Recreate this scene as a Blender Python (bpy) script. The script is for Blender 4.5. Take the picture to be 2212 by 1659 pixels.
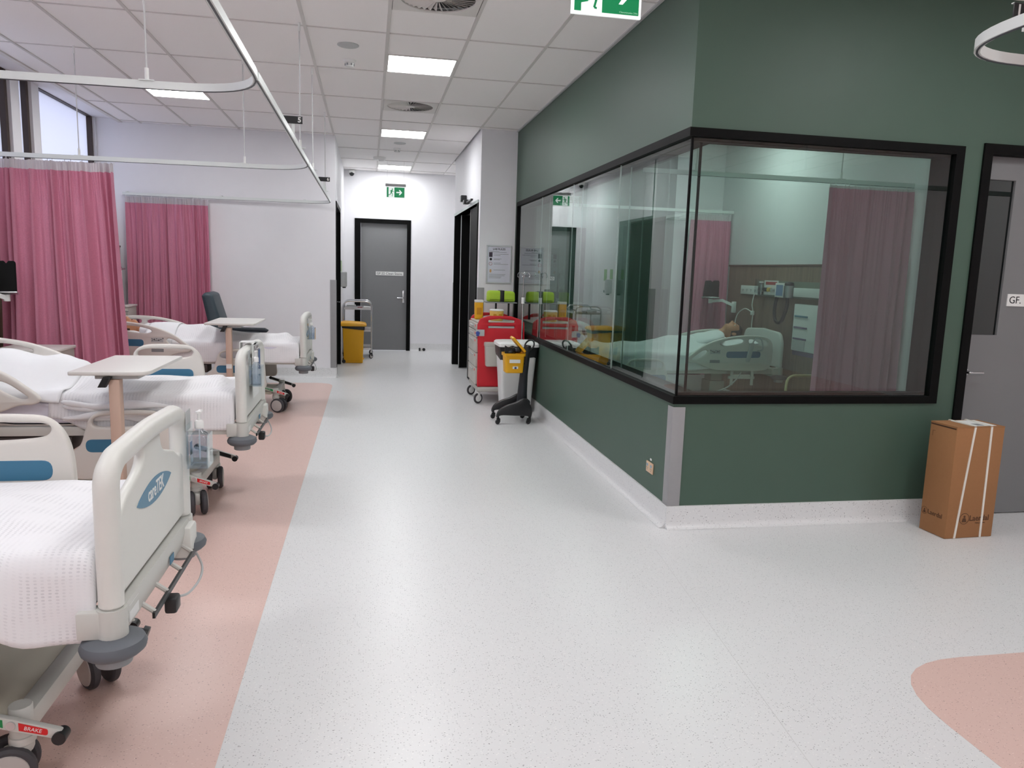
import bpy, bmesh, math, random
from math import pi, sin, cos, exp, radians, sqrt, atan2, hypot
from mathutils import Vector, Matrix
from mathutils.geometry import tessellate_polygon

for o in list(bpy.data.objects):
    bpy.data.objects.remove(o)
S = bpy.context.scene
COL = S.collection
random.seed(7)

# ---------------------------------------------------------------- camera
CH = 1.55
yaw, pit, rol, FPX = 0.19030, 0.14828, 0.03129, 1626.0
_r = Vector((cos(yaw), -sin(yaw), 0)); _f = Vector((sin(yaw), cos(yaw), 0)); _u = Vector((0, 0, 1))
_f, _u = _f*cos(pit) - _u*sin(pit), _u*cos(pit) + _f*sin(pit)
_r, _u = _r*cos(rol) + _u*sin(rol), _u*cos(rol) - _r*sin(rol)
cam = bpy.data.objects.new('camera', bpy.data.cameras.new('camera'))
COL.objects.link(cam)
cam.matrix_world = Matrix(((_r.x, _u.x, -_f.x, 0), (_r.y, _u.y, -_f.y, 0), (_r.z, _u.z, -_f.z, CH), (0, 0, 0, 1)))
cam.data.sensor_fit = 'HORIZONTAL'; cam.data.sensor_width = 36; cam.data.lens = FPX/2212*36
cam.data.clip_start = .05
S.camera = cam

# ---------------------------------------------------------------- world, exposure
W = bpy.data.worlds.new('world'); S.world = W; W.use_nodes = True
bg = W.node_tree.nodes['Background']
bg.inputs[0].default_value = (.86, .88, 1.0, 1); bg.inputs[1].default_value = 1.7
S.view_settings.view_transform = 'Standard'; S.view_settings.look = 'None'
S.view_settings.gamma = 1; S.view_settings.use_curve_mapping = False
S.view_settings.exposure = 0.20
LAMP = 22.0          # emission of the ceiling panels
FILL_ROOM = 17.0     # emission of the unseen panel added to light the glazed room

# ---------------------------------------------------------------- materials
def lin(c):
    return tuple(((v/255/12.92) if v/255 <= .04045 else ((v/255+.055)/1.055)**2.4) for v in c) + (1,)
MATS = {}
def mat(name, rgb, rough=.5, metal=0, **k):
    if name in MATS: return MATS[name]
    m = bpy.data.materials.new(name); m.use_nodes = True
    b = m.node_tree.nodes['Principled BSDF']
    b.inputs['Base Color'].default_value = lin(rgb); b.inputs['Roughness'].default_value = rough
    b.inputs['Metallic'].default_value = metal
    if 'spec' in k: b.inputs['Specular IOR Level'].default_value = k['spec']
    if 'coat' in k: b.inputs['Coat Weight'].default_value = k['coat']
    if 'emit' in k:
        b.inputs['Emission Color'].default_value = lin(rgb); b.inputs['Emission Strength'].default_value = k['emit']
    MATS[name] = m
    return m
def nodes(m): return m.node_tree.nodes, m.node_tree.links
def N(m, t, **k):
    n = m.node_tree.nodes.new(t)
    for a, v in k.items(): setattr(n, a, v)
    return n
def grain(m, scale=60, amt=.06, bump=0.0, bscale=None, obj=True):
    """subtle colour mottling and fine relief"""
    ns, L = nodes(m); b = ns['Principled BSDF']; base = tuple(b.inputs['Base Color'].default_value)
    tc = N(m, 'ShaderNodeTexCoord'); nz = N(m, 'ShaderNodeTexNoise'); nz.inputs['Scale'].default_value = scale; nz.inputs['Detail'].default_value = 4
    L.new(tc.outputs['Object'], nz.inputs['Vector'])
    mp = N(m, 'ShaderNodeMapRange'); mp.inputs['To Min'].default_value = 1-amt; mp.inputs['To Max'].default_value = 1+amt
    L.new(nz.outputs['Fac'], mp.inputs['Value'])
    vm = N(m, 'ShaderNodeVectorMath', operation='SCALE'); vm.inputs[0].default_value = base[:3]
    L.new(mp.outputs[0], vm.inputs['Scale']); L.new(vm.outputs[0], b.inputs['Base Color'])
    if bump:
        bp = N(m, 'ShaderNodeBump'); bp.inputs['Strength'].default_value = bump; bp.inputs['Distance'].default_value = .002
        n2 = nz
        if bscale:
            n2 = N(m, 'ShaderNodeTexNoise'); n2.inputs['Scale'].default_value = bscale; L.new(tc.outputs['Object'], n2.inputs['Vector'])
        L.new(n2.outputs['Fac'], bp.inputs['Height']); L.new(bp.outputs[0], b.inputs['Normal'])
    return m
def speckle(name, base, darks, rough=.38):
    """sheet vinyl with fine dark chips"""
    m = mat(name, base, rough, coat=.2); ns, L = nodes(m); b = ns['Principled BSDF']; b.inputs['Coat Roughness'].default_value = .22
    tc = N(m, 'ShaderNodeTexCoord')
    nz = N(m, 'ShaderNodeTexNoise'); nz.inputs['Scale'].default_value = 55; L.new(tc.outputs['Object'], nz.inputs['Vector'])
    mx = N(m, 'ShaderNodeMix', data_type='VECTOR'); mx.inputs['Factor'].default_value = .012
    L.new(tc.outputs['Object'], mx.inputs[4]); L.new(nz.outputs['Color'], mx.inputs[5])
    prev = None
    for i, (scale, th, col, sz) in enumerate(darks):
        mpg = N(m, 'ShaderNodeMapping'); mpg.inputs['Rotation'].default_value = (0, 0, i*1.1); mpg.inputs['Scale'].default_value = (1, 2.2, 1)
        L.new(mx.outputs[1], mpg.inputs['Vector'])
        v = N(m, 'ShaderNodeTexVoronoi'); v.inputs['Scale'].default_value = scale; L.new(mpg.outputs[0], v.inputs['Vector'])
        sc = N(m, 'ShaderNodeSeparateColor'); L.new(v.outputs['Color'], sc.inputs[0])
        g = N(m, 'ShaderNodeMath', operation='GREATER_THAN'); g.inputs[1].default_value = th; L.new(sc.outputs[0], g.inputs[0])
        d = N(m, 'ShaderNodeMath', operation='LESS_THAN'); d.inputs[1].default_value = sz; L.new(v.outputs['Distance'], d.inputs[0])
        f = N(m, 'ShaderNodeMath', operation='MULTIPLY'); L.new(g.outputs[0], f.inputs[0]); L.new(d.outputs[0], f.inputs[1])
        mc = N(m, 'ShaderNodeMix', data_type='RGBA'); L.new(f.outputs[0], mc.inputs['Factor'])
        if prev is None: mc.inputs[6].default_value = lin(base)
        else: L.new(prev, mc.inputs[6])
        mc.inputs[7].default_value = lin(col); prev = mc.outputs[2]
    L.new(prev, b.inputs['Base Color'])
    return m
def glass(name, tint, refl=1.0, ior=1.5):
    """flat pane: straight-through transmission plus Fresnel reflection of both surfaces"""
    if name in MATS: return MATS[name]
    m = bpy.data.materials.new(name); m.use_nodes = True; ns, L = nodes(m)
    ns.remove(ns['Principled BSDF']); out = ns['Material Output']
    t = N(m, 'ShaderNodeBsdfTransparent'); t.inputs[0].default_value = lin(tint)
    g = N(m, 'ShaderNodeBsdfGlossy'); g.inputs['Roughness'].default_value = 0.0; g.inputs['Color'].default_value = (.93, .97, .95, 1)
    fr = N(m, 'ShaderNodeFresnel'); fr.inputs['IOR'].default_value = ior
    ge = N(m, 'ShaderNodeNewGeometry')
    fb = N(m, 'ShaderNodeMath', operation='SUBTRACT'); fb.inputs[0].default_value = refl; L.new(ge.outputs['Backfacing'], fb.inputs[1]); fb.use_clamp = True
    a = N(m, 'ShaderNodeMath', operation='ADD'); a.inputs[1].default_value = 1; L.new(fr.outputs[0], a.inputs[0])
    d = N(m, 'ShaderNodeMath', operation='DIVIDE'); L.new(fr.outputs[0], d.inputs[0]); L.new(a.outputs[0], d.inputs[1])
    d2 = N(m, 'ShaderNodeMath', operation='MULTIPLY'); d2.inputs[1].default_value = 2; L.new(d.outputs[0], d2.inputs[0])
    f = N(m, 'ShaderNodeMath', operation='MULTIPLY'); L.new(d2.outputs[0], f.inputs[0]); L.new(fb.outputs[0], f.inputs[1])
    mx = N(m, 'ShaderNodeMixShader'); L.new(f.outputs[0], mx.inputs[0]); L.new(t.outputs[0], mx.inputs[1]); L.new(g.outputs[0], mx.inputs[2])
    L.new(mx.outputs[0], out.inputs[0]); MATS[name] = m
    return m
def fabric(name, rgb, trans=.25, fleck=.18, scale=260):
    m = mat(name, rgb, .9, spec=.1); grain(m, scale, fleck, .4)
    ns, L = nodes(m); b = ns['Principled BSDF']; out = ns['Material Output']
    t = N(m, 'ShaderNodeBsdfTranslucent'); t.inputs[0].default_value = lin(rgb)
    mx = N(m, 'ShaderNodeMixShader'); mx.inputs[0].default_value = trans
    L.new(b.outputs[0], mx.inputs[1]); L.new(t.outputs[0], mx.inputs[2]); L.new(mx.outputs[0], out.inputs[0])
    return m
def waffle(name, rgb):
    """cellular cotton blanket: rows of small slits, driven by the cloth's own UV in metres"""
    m = mat(name, rgb, .95, spec=.05); ns, L = nodes(m); b = ns['Principled BSDF']
    uv = N(m, 'ShaderNodeUVMap')
    br = N(m, 'ShaderNodeTexBrick'); br.offset = .5; br.inputs['Scale'].default_value = 1
    br.inputs['Brick Width'].default_value = .016; br.inputs['Row Height'].default_value = .011
    br.inputs['Mortar Size'].default_value = .0024; br.inputs['Mortar Smooth'].default_value = .6
    L.new(uv.outputs[0], br.inputs['Vector'])
    # slits: stretched voronoi cells in rows
    mpg = N(m, 'ShaderNodeMapping'); mpg.inputs['Scale'].default_value = (62, 90, 1); L.new(uv.outputs[0], mpg.inputs['Vector'])
    v = N(m, 'ShaderNodeTexVoronoi'); v.inputs['Scale'].default_value = 1; v.inputs['Randomness'].default_value = .12; L.new(mpg.outputs[0], v.inputs['Vector'])
    st = N(m, 'ShaderNodeMath', operation='LESS_THAN'); st.inputs[1].default_value = .27; L.new(v.outputs['Distance'], st.inputs[0])
    nz = N(m, 'ShaderNodeTexNoise'); nz.inputs['Scale'].default_value = 9; L.new(uv.outputs[0], nz.inputs['Vector'])
    mk = N(m, 'ShaderNodeMapRange'); mk.inputs['From Min'].default_value = .42; mk.inputs['From Max'].default_value = .62; mk.inputs['To Min'].default_value = .02; mk.inputs['To Max'].default_value = .22
    L.new(nz.outputs['Fac'], mk.inputs['Value'])
    f = N(m, 'ShaderNodeMath', operation='MULTIPLY'); L.new(st.outputs[0], f.inputs[0]); L.new(mk.outputs[0], f.inputs[1])
    mc = N(m, 'ShaderNodeMix', data_type='RGBA'); mc.inputs[6].default_value = lin(rgb); mc.inputs[7].default_value = lin((120, 118, 128))
    L.new(f.outputs[0], mc.inputs['Factor']); L.new(mc.outputs[2], b.inputs['Base Color'])
    bp = N(m, 'ShaderNodeBump'); bp.inputs['Strength'].default_value = .5; bp.inputs['Distance'].default_value = .003
    iv = N(m, 'ShaderNodeMath', operation='SUBTRACT'); iv.inputs[0].default_value = 1; L.new(st.outputs[0], iv.inputs[1])
    L.new(iv.outputs[0], bp.inputs['Height']); L.new(bp.outputs[0], b.inputs['Normal'])
    return m
def woodpanel(name, rgb):
    m = mat(name, rgb, .45); ns, L = nodes(m); b = ns['Principled BSDF']
    tc = N(m, 'ShaderNodeTexCoord'); mp = N(m, 'ShaderNodeMapping'); mp.inputs['Scale'].default_value = (18, 18, .9); L.new(tc.outputs['Object'], mp.inputs[0])
    nz = N(m, 'ShaderNodeTexNoise'); nz.inputs['Scale'].default_value = 2.2; nz.inputs['Detail'].default_value = 6; L.new(mp.outputs[0], nz.inputs['Vector'])
    cr = N(m, 'ShaderNodeValToRGB'); c = lin(rgb)
    cr.color_ramp.elements[0].position = .3; cr.color_ramp.elements[0].color = tuple(x*.72 for x in c[:3]) + (1,)
    cr.color_ramp.elements[1].position = .7; cr.color_ramp.elements[1].color = tuple(min(1, x*1.2) for x in c[:3]) + (1,)
    L.new(nz.outputs['Fac'], cr.inputs[0]); L.new(cr.outputs[0], b.inputs['Base Color'])
    return m

CH_F = [(105, .74, (158, 156, 158), .25), (78, .87, (96, 94, 98), .18), (95, .86, (248, 247, 245), .26)]
M_floor = speckle('vinyl_light', (228, 228, 228), CH_F)
M_pink = speckle('vinyl_pink', (226, 194, 184), [(105, .76, (186, 146, 139), .25), (78, .88, (112, 80, 78), .18), (95, .86, (242, 216, 207), .26)])
M_wall = grain(mat('paint_white', (239, 238, 241), .6), 9, .015, .05, 350)
M_green = grain(mat('paint_green', (72, 95, 82), .5), 7, .03, .05, 350)
M_tile = grain(mat('ceiling_tile', (251, 248, 247), .85), 140, .03, .15, 500)
M_tee = mat('ceiling_tee', (214, 210, 207), .5)
M_black = mat('black_powdercoat', (9, 9, 9), .55, spec=.12)
M_dgrey = mat('dark_grey_plastic', (70, 74, 80), .45)
M_blk = mat('black_plastic', (26, 26, 28), .4)
M_brown = mat('brown_window_frame', (62, 48, 42), .5)
M_door = grain(mat('grey_door', (126, 126, 128), .5), 5, .02)
M_bed = grain(mat('bed_plastic', (226, 225, 219), .38), 12, .012)
M_bedm = grain(mat('bed_metal', (206, 205, 199), .4), 12, .015)
M_rail = grain(mat('rail_plastic', (222, 217, 210), .42), 12, .012)
M_blue = mat('blue_inset', (60, 118, 150), .42)
M_logo = mat('brand_blue', (96, 140, 166), .45)
M_white = mat('white_plastic', (236, 236, 234), .4)
M_ink = mat('dark_print', (30, 30, 34), .7)
M_bump = mat('bumper_grey', (98, 102, 108), .55)
M_tyre = mat('tyre_grey', (66, 64, 68), .6)
M_hub = mat('hub_grey', (188, 182, 178), .45)
M_plate = mat('base_cover', (226, 218, 200), .55)
M_sheet = grain(mat('white_sheet', (238, 238, 240), .9, spec=.1), 30, .015)
M_sheet2 = grain(mat('mattress_sheet', (222, 220, 232), .9, spec=.1), 30, .015)
M_blanket = waffle('waffle_blanket', (240, 239, 241))
M_curt = fabric('pink_curtain', (220, 148, 172), .10, .24, 150)
M_mesh = fabric('curtain_header', (226, 220, 224), .35, .12)
M_alu = mat('white_aluminium', (226, 230, 228), .35)
M_rod = mat('rod_white', (205, 205, 205), .4)
M_chrome = mat('chrome', (205, 207, 210), .16, 1)
M_steel = mat('steel', (190, 190, 192), .3, 1)
M_red = grain(mat('red_plastic', (206, 26, 42), .45), 20, .03)
M_yel = grain(mat('yellow_plastic', (234, 172, 16), .42), 20, .03)
M_lime = mat('lime_fabric', (176, 208, 60), .7)
M_beige = mat('beige_plastic', (194, 190, 182), .45)
M_tan = grain(mat('tan_column', (206, 176, 158), .5), 12, .02)
M_ttop = grain(mat('table_laminate', (226, 224, 219), .4), 200, .02)
M_wood = woodpanel('wood_panel', (134, 112, 96))
M_card = grain(mat('cardboard', (162, 114, 74), .85), 60, .05, .1)
M_guard = grain(mat('corner_guard', (158, 157, 158), .5), 40, .03)
M_chair = grain(mat('chair_vinyl', (62, 76, 84), .5), 60, .06)
M_skin = grain(mat('manikin_skin', (204, 142, 104), .5), 30, .03)
M_hair = grain(mat('hair_brown', (52, 38, 32), .7), 200, .2)
M_clear = glass('clear_acrylic', (247, 250, 252))
M_gel = glass('gel_clear', (240, 245, 250))
M_glassl = glass('partition_glass', (238, 248, 245))
M_dglass = glass('door_glass', (46, 84, 80))
M_exit = mat('exit_green', (0, 128, 76), .4, emit=.5)
M_exitw = mat('exit_white', (240, 246, 244), .4, emit=.55)
M_lamp = mat('lamp_diffuser', (252, 254, 255), .5, emit=LAMP)
M_fillr = mat('fill_diffuser_room', (255, 253, 250), .5, emit=FILL_ROOM)
M_fillr2 = mat('fill_diffuser_dim', (255, 253, 250), .5, emit=5.0)
M_frame = mat('lamp_frame', (225, 222, 218), .5)
M_blind = fabric('roller_blind', (236, 238, 246), .75, .02, 80)
M_grey = mat('mid_grey', (140, 142, 144), .5)
M_lgrey = mat('light_grey', (190, 192, 192), .5)
M_bluep = mat('blue_plastic', (60, 80, 160), .45)
M_green2 = mat('label_green', (24, 140, 76), .5)
M_redl = mat('label_red', (216, 30, 34), .5)
M_purple = mat('purple_print', (104, 92, 128), .6)
M_amber = mat('amber_plastic', (226, 186, 92), .4)

# ---------------------------------------------------------------- mesh building
class MB:
    def __init__(s): s.v = []; s.f = []; s.uv = None
    def add(s, vs, fs):
        k = len(s.v); s.v += [tuple(p) for p in vs]; s.f += [tuple(i+k for i in f) for f in fs]; return s
    def box(s, x0, x1, y0, y1, z0, z1, b=0, seg=2):
        if b <= 0:
            vs = [(x, y, z) for z in (z0, z1) for y in (y0, y1) for x in (x0, x1)]
            return s.add(vs, [(0, 2, 3, 1), (4, 5, 7, 6), (0, 1, 5, 4), (2, 6, 7, 3), (0, 4, 6, 2), (1, 3, 7, 5)])
        bm = bmesh.new(); bmesh.ops.create_cube(bm, size=1)
        for v in bm.verts: v.co = ((x0+x1)/2+v.co.x*(x1-x0), (y0+y1)/2+v.co.y*(y1-y0), (z0+z1)/2+v.co.z*(z1-z0))
        b = min(b, .49*min(x1-x0, y1-y0, z1-z0))
        bmesh.ops.bevel(bm, geom=bm.edges[:], offset=b, segments=seg, profile=.5, affect='EDGES')
        bm.verts.index_update()
        s.add([v.co[:] for v in bm.verts], [[v.index for v in f.verts] for f in bm.faces]); bm.free(); return s
    def cyl(s, p0, p1, r0, r1=None, n=16, cap=True):
        r1 = r0 if r1 is None else r1
        p0, p1 = Vector(p0), Vector(p1); d = (p1-p0).normalized()
        a = d.orthogonal().normalized(); b = d.cross(a)
        vs = [p+(a*cos(2*pi*i/n)+b*sin(2*pi*i/n))*r for p, r in ((p0, r0), (p1, r1)) for i in range(n)]
        fs = [(i, (i+1) % n, n+(i+1) % n, n+i) for i in range(n)]
        if cap: fs += [tuple(range(n))[::-1], tuple(range(n, 2*n))]
        return s.add(vs, fs)
    def tube(s, pts, r, n=10, closed=False, rs=None):
        P = [Vector(p) for p in pts]; m = len(P); vs = []; fs = []
        a = None
        for i in range(m):
            if closed: d = P[(i+1) % m]-P[i-1]
            else: d = P[min(i+1, m-1)]-P[max(i-1, 0)]
            d.normalize()
            a = d.orthogonal().normalized() if a is None else (a-d*a.dot(d)).normalized()
            b = d.cross(a); rr = rs[i] if rs else r
            vs += [P[i]+(a*cos(2*pi*k/n)+b*sin(2*pi*k/n))*rr for k in range(n)]
        for i in range(m if closed else m-1):
            j = (i+1) % m
            fs += [(i*n+k, i*n+(k+1) % n, j*n+(k+1) % n, j*n+k) for k in range(n)]
        if not closed: fs += [tuple(range(n))[::-1], tuple(range((m-1)*n, m*n))]
        return s.add(vs, fs)
    def strip(s, pts, w, h, up=(0, 0, 1)):
        """rectangular bar swept along a path: w across, h along up"""
        P = [Vector(p) for p in pts]; m = len(P); up = Vector(up); vs = []; fs = []
        for i in range(m):
            d = (P[min(i+1, m-1)]-P[max(i-1, 0)]).normalized(); a = d.cross(up).normalized(); b = a.cross(d)
            for sx, sz in ((-1, -1), (1, -1), (1, 1), (-1, 1)): vs.append(P[i]+a*sx*w/2+b*sz*h/2)
        for i in range(m-1): fs += [(i*4+k, i*4+(k+1) % 4, i*4+4+(k+1) % 4, i*4+4+k) for k in range(4)]
        fs += [(3, 2, 1, 0), tuple((m-1)*4+k for k in range(4))]
        return s.add(vs, fs)
    def lathe(s, prof, c=(0, 0, 0), n=24, ax='z'):
        vs = []; fs = []; m = len(prof)
        for r, h in prof:
            for k in range(n):
                a = 2*pi*k/n; u, v = r*cos(a), r*sin(a)
                p = (u, v, h) if ax == 'z' else ((h, u, v) if ax == 'x' else (u, h, v))
                vs.append((c[0]+p[0], c[1]+p[1], c[2]+p[2]))
        for i in range(m-1): fs += [(i*n+k, i*n+(k+1) % n, (i+1)*n+(k+1) % n, (i+1)*n+k) for k in range(n)]
        fs += [tuple(range(n))[::-1], tuple(range((m-1)*n, m*n))]
        return s.add(vs, fs)
    def ell(s, c, rx, ry, rz, n=16, m=10):
        vs = []; fs = []
        for i in range(m+1):
            a = pi*i/m
            for k in range(n): vs.append((c[0]+rx*sin(a)*cos(2*pi*k/n), c[1]+ry*sin(a)*sin(2*pi*k/n), c[2]+rz*cos(a)))
        for i in range(m): fs += [(i*n+k, i*n+(k+1) % n, (i+1)*n+(k+1) % n, (i+1)*n+k) for k in range(n)]
        return s.add(vs, fs)
    def slab(s, outer, holes=(), t=.03, r=.008, seg=3, mp=None, ctr=0):
        """plate with the given outline (u,v), rounded rims, thickness t along w"""
        mp = mp or (lambda u, v, w: (w, u, v)); r = min(r, t/2*.98)
        def area(l): return sum(l[i-1][0]*l[i][1]-l[i][0]*l[i-1][1] for i in range(len(l)))/2
        loops = [list(outer) if area(outer) > 0 else list(outer)[::-1]] + [list(h) if area(h) < 0 else list(h)[::-1] for h in holes]
        ins = []
        for l in loops:
            q = []
            for i in range(len(l)):
                a, b, c = l[i-1], l[i], l[(i+1) % len(l)]
                d1 = Vector((b[0]-a[0], b[1]-a[1])); d2 = Vector((c[0]-b[0], c[1]-b[1]))
                if d1.length > 1e-9: d1.normalize()
                if d2.length > 1e-9: d2.normalize()
                d = d1+d2
                if d.length < 1e-6: d = d1
                d.normalize(); nx = Vector((-d.y, d.x)); k = max(.4, nx.dot(Vector((-d1.y, d1.x))))
                q.append(nx/k)
            ins.append(q)
        ang = [-pi/2+pi/2*k/seg for k in range(seg+1)] + [pi/2*k/seg for k in range(seg+1)]
        rings = []
        for j, a in enumerate(ang):
            sg = -1 if j <= seg else 1; w = ctr+sg*(t/2-r)+r*sin(a); of = r*(1-cos(a)); ring = []
            for l, q in zip(loops, ins): ring.append([mp(p[0]+n.x*of, p[1]+n.y*of, w) for p, n in zip(l, q)])
            rings.append(ring)
        base = len(s.v); idx = []
        for ring in rings:
            row = []
            for l in ring:
                row.append(list(range(len(s.v), len(s.v)+len(l)))); s.v += [tuple(p) for p in l]
            idx.append(row)
        for a, b in zip(idx, idx[1:]):
            for la, lb in zip(a, b):
                n = len(la); s.f += [(la[i], la[(i+1) % n], lb[(i+1) % n], lb[i]) for i in range(n)]
        polys = []
        for l, q in zip(loops, ins): polys.append([Vector((p[0]+n.x*r, p[1]+n.y*r, 0)) for p, n in zip(l, q)])
        tris = tessellate_polygon(polys)
        for row, fl in ((idx[0], True), (idx[-1], False)):
            flat = [i for l in row for i in l]
            s.f += [tuple(flat[i] for i in (t_[::-1] if fl else t_)) for t_ in tris]
        return s
    def grid(s, fn, nu, nv, uv=None):
        k = len(s.v)
        for i in range(nu+1):
            for j in range(nv+1): s.v.append(tuple(fn(i/nu, j/nv)))
        if uv:
            s.uv = s.uv or {}
            for i in range(nu+1):
                for j in range(nv+1): s.uv[k+i*(nv+1)+j] = uv(i/nu, j/nv)
        for i in range(nu):
            for j in range(nv): a = k+i*(nv+1)+j; s.f.append((a, a+nv+1, a+nv+2, a+1))
        return s
    def xf(s, mtx):
        s.v = [tuple(mtx @ Vector(p)) for p in s.v]; return s
    def make(s, name, m, parent=None, sharp=38, closed=True, flat=False):
        me = bpy.data.meshes.new(name); me.from_pydata(s.v, [], s.f)
        bm = bmesh.new(); bm.from_mesh(me)
        if closed: bmesh.ops.recalc_face_normals(bm, faces=bm.faces[:])
        bm.to_mesh(me); bm.free()
        if s.uv:
            ul = me.uv_layers.new(name='UVMap')
            for lp in me.loops: ul.data[lp.index].uv = s.uv.get(lp.vertex_index, (0, 0))
        if not flat:
            me.polygons.foreach_set('use_smooth', [True]*len(me.polygons)); me.set_sharp_from_angle(angle=radians(sharp))
        me.materials.append(m); me.update()
        o = bpy.data.objects.new(name, me); COL.objects.link(o)
        if parent: o.parent = parent
        return o

def rp(pts, seg=5):
    """closed outline with rounded corners from (u, v, radius)"""
    out = []; n = len(pts)
    for i in range(n):
        a, b, c = Vector(pts[i-1][:2]), Vector(pts[i][:2]), Vector(pts[(i+1) % n][:2]); r = pts[i][2] if len(pts[i]) > 2 else 0
        if r <= 0: out.append((b.x, b.y)); continue
        d1 = (a-b).normalized(); d2 = (c-b).normalized(); an = d1.angle(d2)
        t = min(r/math.tan(an/2), .48*(a-b).length, .48*(c-b).length); p, q = b+d1*t, b+d2*t
        for k in range(seg+1):
            u = k/seg; e = p*(1-u)**2+b*2*u*(1-u)+q*u*u; out.append((e.x, e.y))
    return out
def fillet(pts, r, seg=6):
    """open 3D path with rounded corners"""
    P = [Vector(p) for p in pts]; out = [P[0]]
    for i in range(1, len(P)-1):
        a, b, c = P[i-1], P[i], P[i+1]; d1 = (a-b).normalized(); d2 = (c-b).normalized()
        t = min(r, .49*(a-b).length, .49*(c-b).length); p, q = b+d1*t, b+d2*t
        for k in range(seg+1):
            u = k/seg; out.append(p*(1-u)**2+b*2*u*(1-u)+q*u*u)
    return out+[P[-1]]
def crom(pts, n=6, closed=True):
    out = []; m = len(pts); P = [Vector(p) for p in pts]
    for i in range(m if closed else m-1):
        p0 = P[i-1] if closed or i > 0 else P[0]; p1 = P[i]; p2 = P[(i+1) % m]; p3 = P[(i+2) % m] if closed or i+2 < m else P[-1]
        for k in range(n):
            t = k/n
            out.append(tuple(.5*((2*p1)+(p2-p0)*t+(2*p0-5*p1+4*p2-p3)*t*t+(3*p1-p0-3*p2+p3)*t**3)))
    if not closed: out.append(tuple(P[-1]))
    return out
def circ(c, r, n=20): return [(c[0]+r*cos(2*pi*k/n), c[1]+r*sin(2*pi*k/n)) for k in range(n)]
XZ = lambda y: (lambda u, v, w: (u, y+w, v))
YZ = lambda x: (lambda u, v, w: (x+w, u, v))
XY = lambda z: (lambda u, v, w: (u, v, z+w))

def tag(o, label, cat, group=None):
    o['label'] = label; o['category'] = cat
    if group: o['group'] = group
    return o
def thing(name, label, cat, loc=(0, 0, 0), rz=0, group=None):
    o = bpy.data.objects.new(name, None); COL.objects.link(o); o.location = loc; o.rotation_euler = (0, 0, rz)
    o.empty_display_size = .1
    return tag(o, label, cat, group)
def struct(o):
    o['kind'] = 'structure'; return o
def lab(o, label): o['label'] = label; return o
def text(name, s, size, m, parent, org, right, up, align='CENTER', ext=.0006, sx=1.0, bold=0.0):
    cu = bpy.data.curves.new(name, 'FONT'); cu.body = s; cu.size = size; cu.align_x = align; cu.align_y = 'CENTER'; cu.extrude = ext; cu.offset = bold; cu.resolution_u = 3
    t = bpy.data.objects.new('tmp', cu); COL.objects.link(t)
    dg = bpy.context.evaluated_depsgraph_get(); me = bpy.data.meshes.new_from_object(t.evaluated_get(dg))
    bpy.data.objects.remove(t); bpy.data.curves.remove(cu)
    R, U = Vector(right).normalized(), Vector(up).normalized(); Nn = R.cross(U); O = Vector(org)
    for v in me.vertices: v.co = O+R*v.co.x*sx+U*v.co.y+Nn*v.co.z
    me.name = name; me.materials.clear(); me.materials.append(m)
    o = bpy.data.objects.new(name, me); COL.objects.link(o)
    if parent: o.parent = parent
    return o
# ================================================================ SETTING
ZC = 3.28                       # ceiling underside
XG, YG = 1.825, 4.246           # corner of the green block
YE = 10.72                      # end wall of the bay
XL = -3.4                       # window wall
XR, YB = 7.2, -4.2              # far right / behind the camera
YK = 14.36                      # corridor end
XCL, XCR = -.45, 1.37           # corridor sides
XI = 4.62                       # inner right wall of the glazed room
YI = 9.58                       # inner far wall of the glazed room

struct(MB().box(XL-.3, XR+.1, YB-.1, YK+.4, -.08, 0).make('floor', M_floor))
# pink floor inlays
pk = rp([(XL+.02, YB+.02), (-.465, YB+.02), (-.465, 10.24, .28), (XL+.02, 10.20)], 8)
struct(MB().slab(pk, t=.0016, r=.0004, seg=1, mp=XY(.0009)).make('floor_inlay_bay', M_pink))
pk = rp([(2.03, YB+.02), (XR-.02, YB+.02), (XR-.02, 2.56), (2.03, 2.56, .42)], 8)
struct(MB().slab(pk, t=.0016, r=.0004, seg=1, mp=XY(.0009)).make('floor_inlay_right', M_pink))
# welded seam of the vinyl sheet
struct(MB().strip([(1.62, 3.9, .0001), (1.30, 1.0, .0001)], .0022, .0005).make('trim_floor_seam', mat('seam', (210, 209, 208), .38)))

# --- ceiling with tiles and tees
ceil = struct(MB().box(XL-.3, XR+.1, YB-.1, YK+2.0, ZC+.035, ZC+.12).make('ceiling', M_wall))
XS = [-3.1, -2.87, -2.27, -1.67, -1.068, -.466, .134, .735, 1.345]
MOD = 1.142; Y0 = 6.013
rows = [Y0+MOD*k for k in range(-9, 8)]
lights_left = {(-2.27, 8.39): 1, (-2.27, 4.97): 1, (-2.27, 1.54): 1, (-2.27, -1.9): 1, (.134, 6.584): 1, (.134, 10.01): 1, (.134, 13.42): 1, (.134, 3.158): 1, (.134, -.27): 1, (.134, -3.1): 1}
vents = {(.134, 8.28): 1, (.134, 4.91): 1}
HM = .571
def ystart(x):   # special half-tiles per column
    return sorted([y for (xx, y) in list(lights_left)+list(vents) if abs(xx-x) < .01])
tmesh = {}
def tile(x0, x1, y0, y1):
    if y1-y0 < .03 or x1-x0 < .03: return
    key = (round(x1-x0, 3), round(y1-y0, 3))
    if key not in tmesh:
        w, d = key; o = MB().box(.004, w-.004, .003, d-.003, 0, .016).make('ceiling_tile', M_tile, ceil); tmesh[key] = o.data
    else:
        o = bpy.data.objects.new('ceiling_tile', tmesh[key]); COL.objects.link(o); o.parent = ceil
    o.location = (x0, y0, ZC)
tee_m = {}
def tee(kind, x0, x1, y0, y1):
    o = MB().box(x0, x1, y0, y1, ZC-.006, ZC+.02).make(kind, M_tee, ceil); return o
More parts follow.
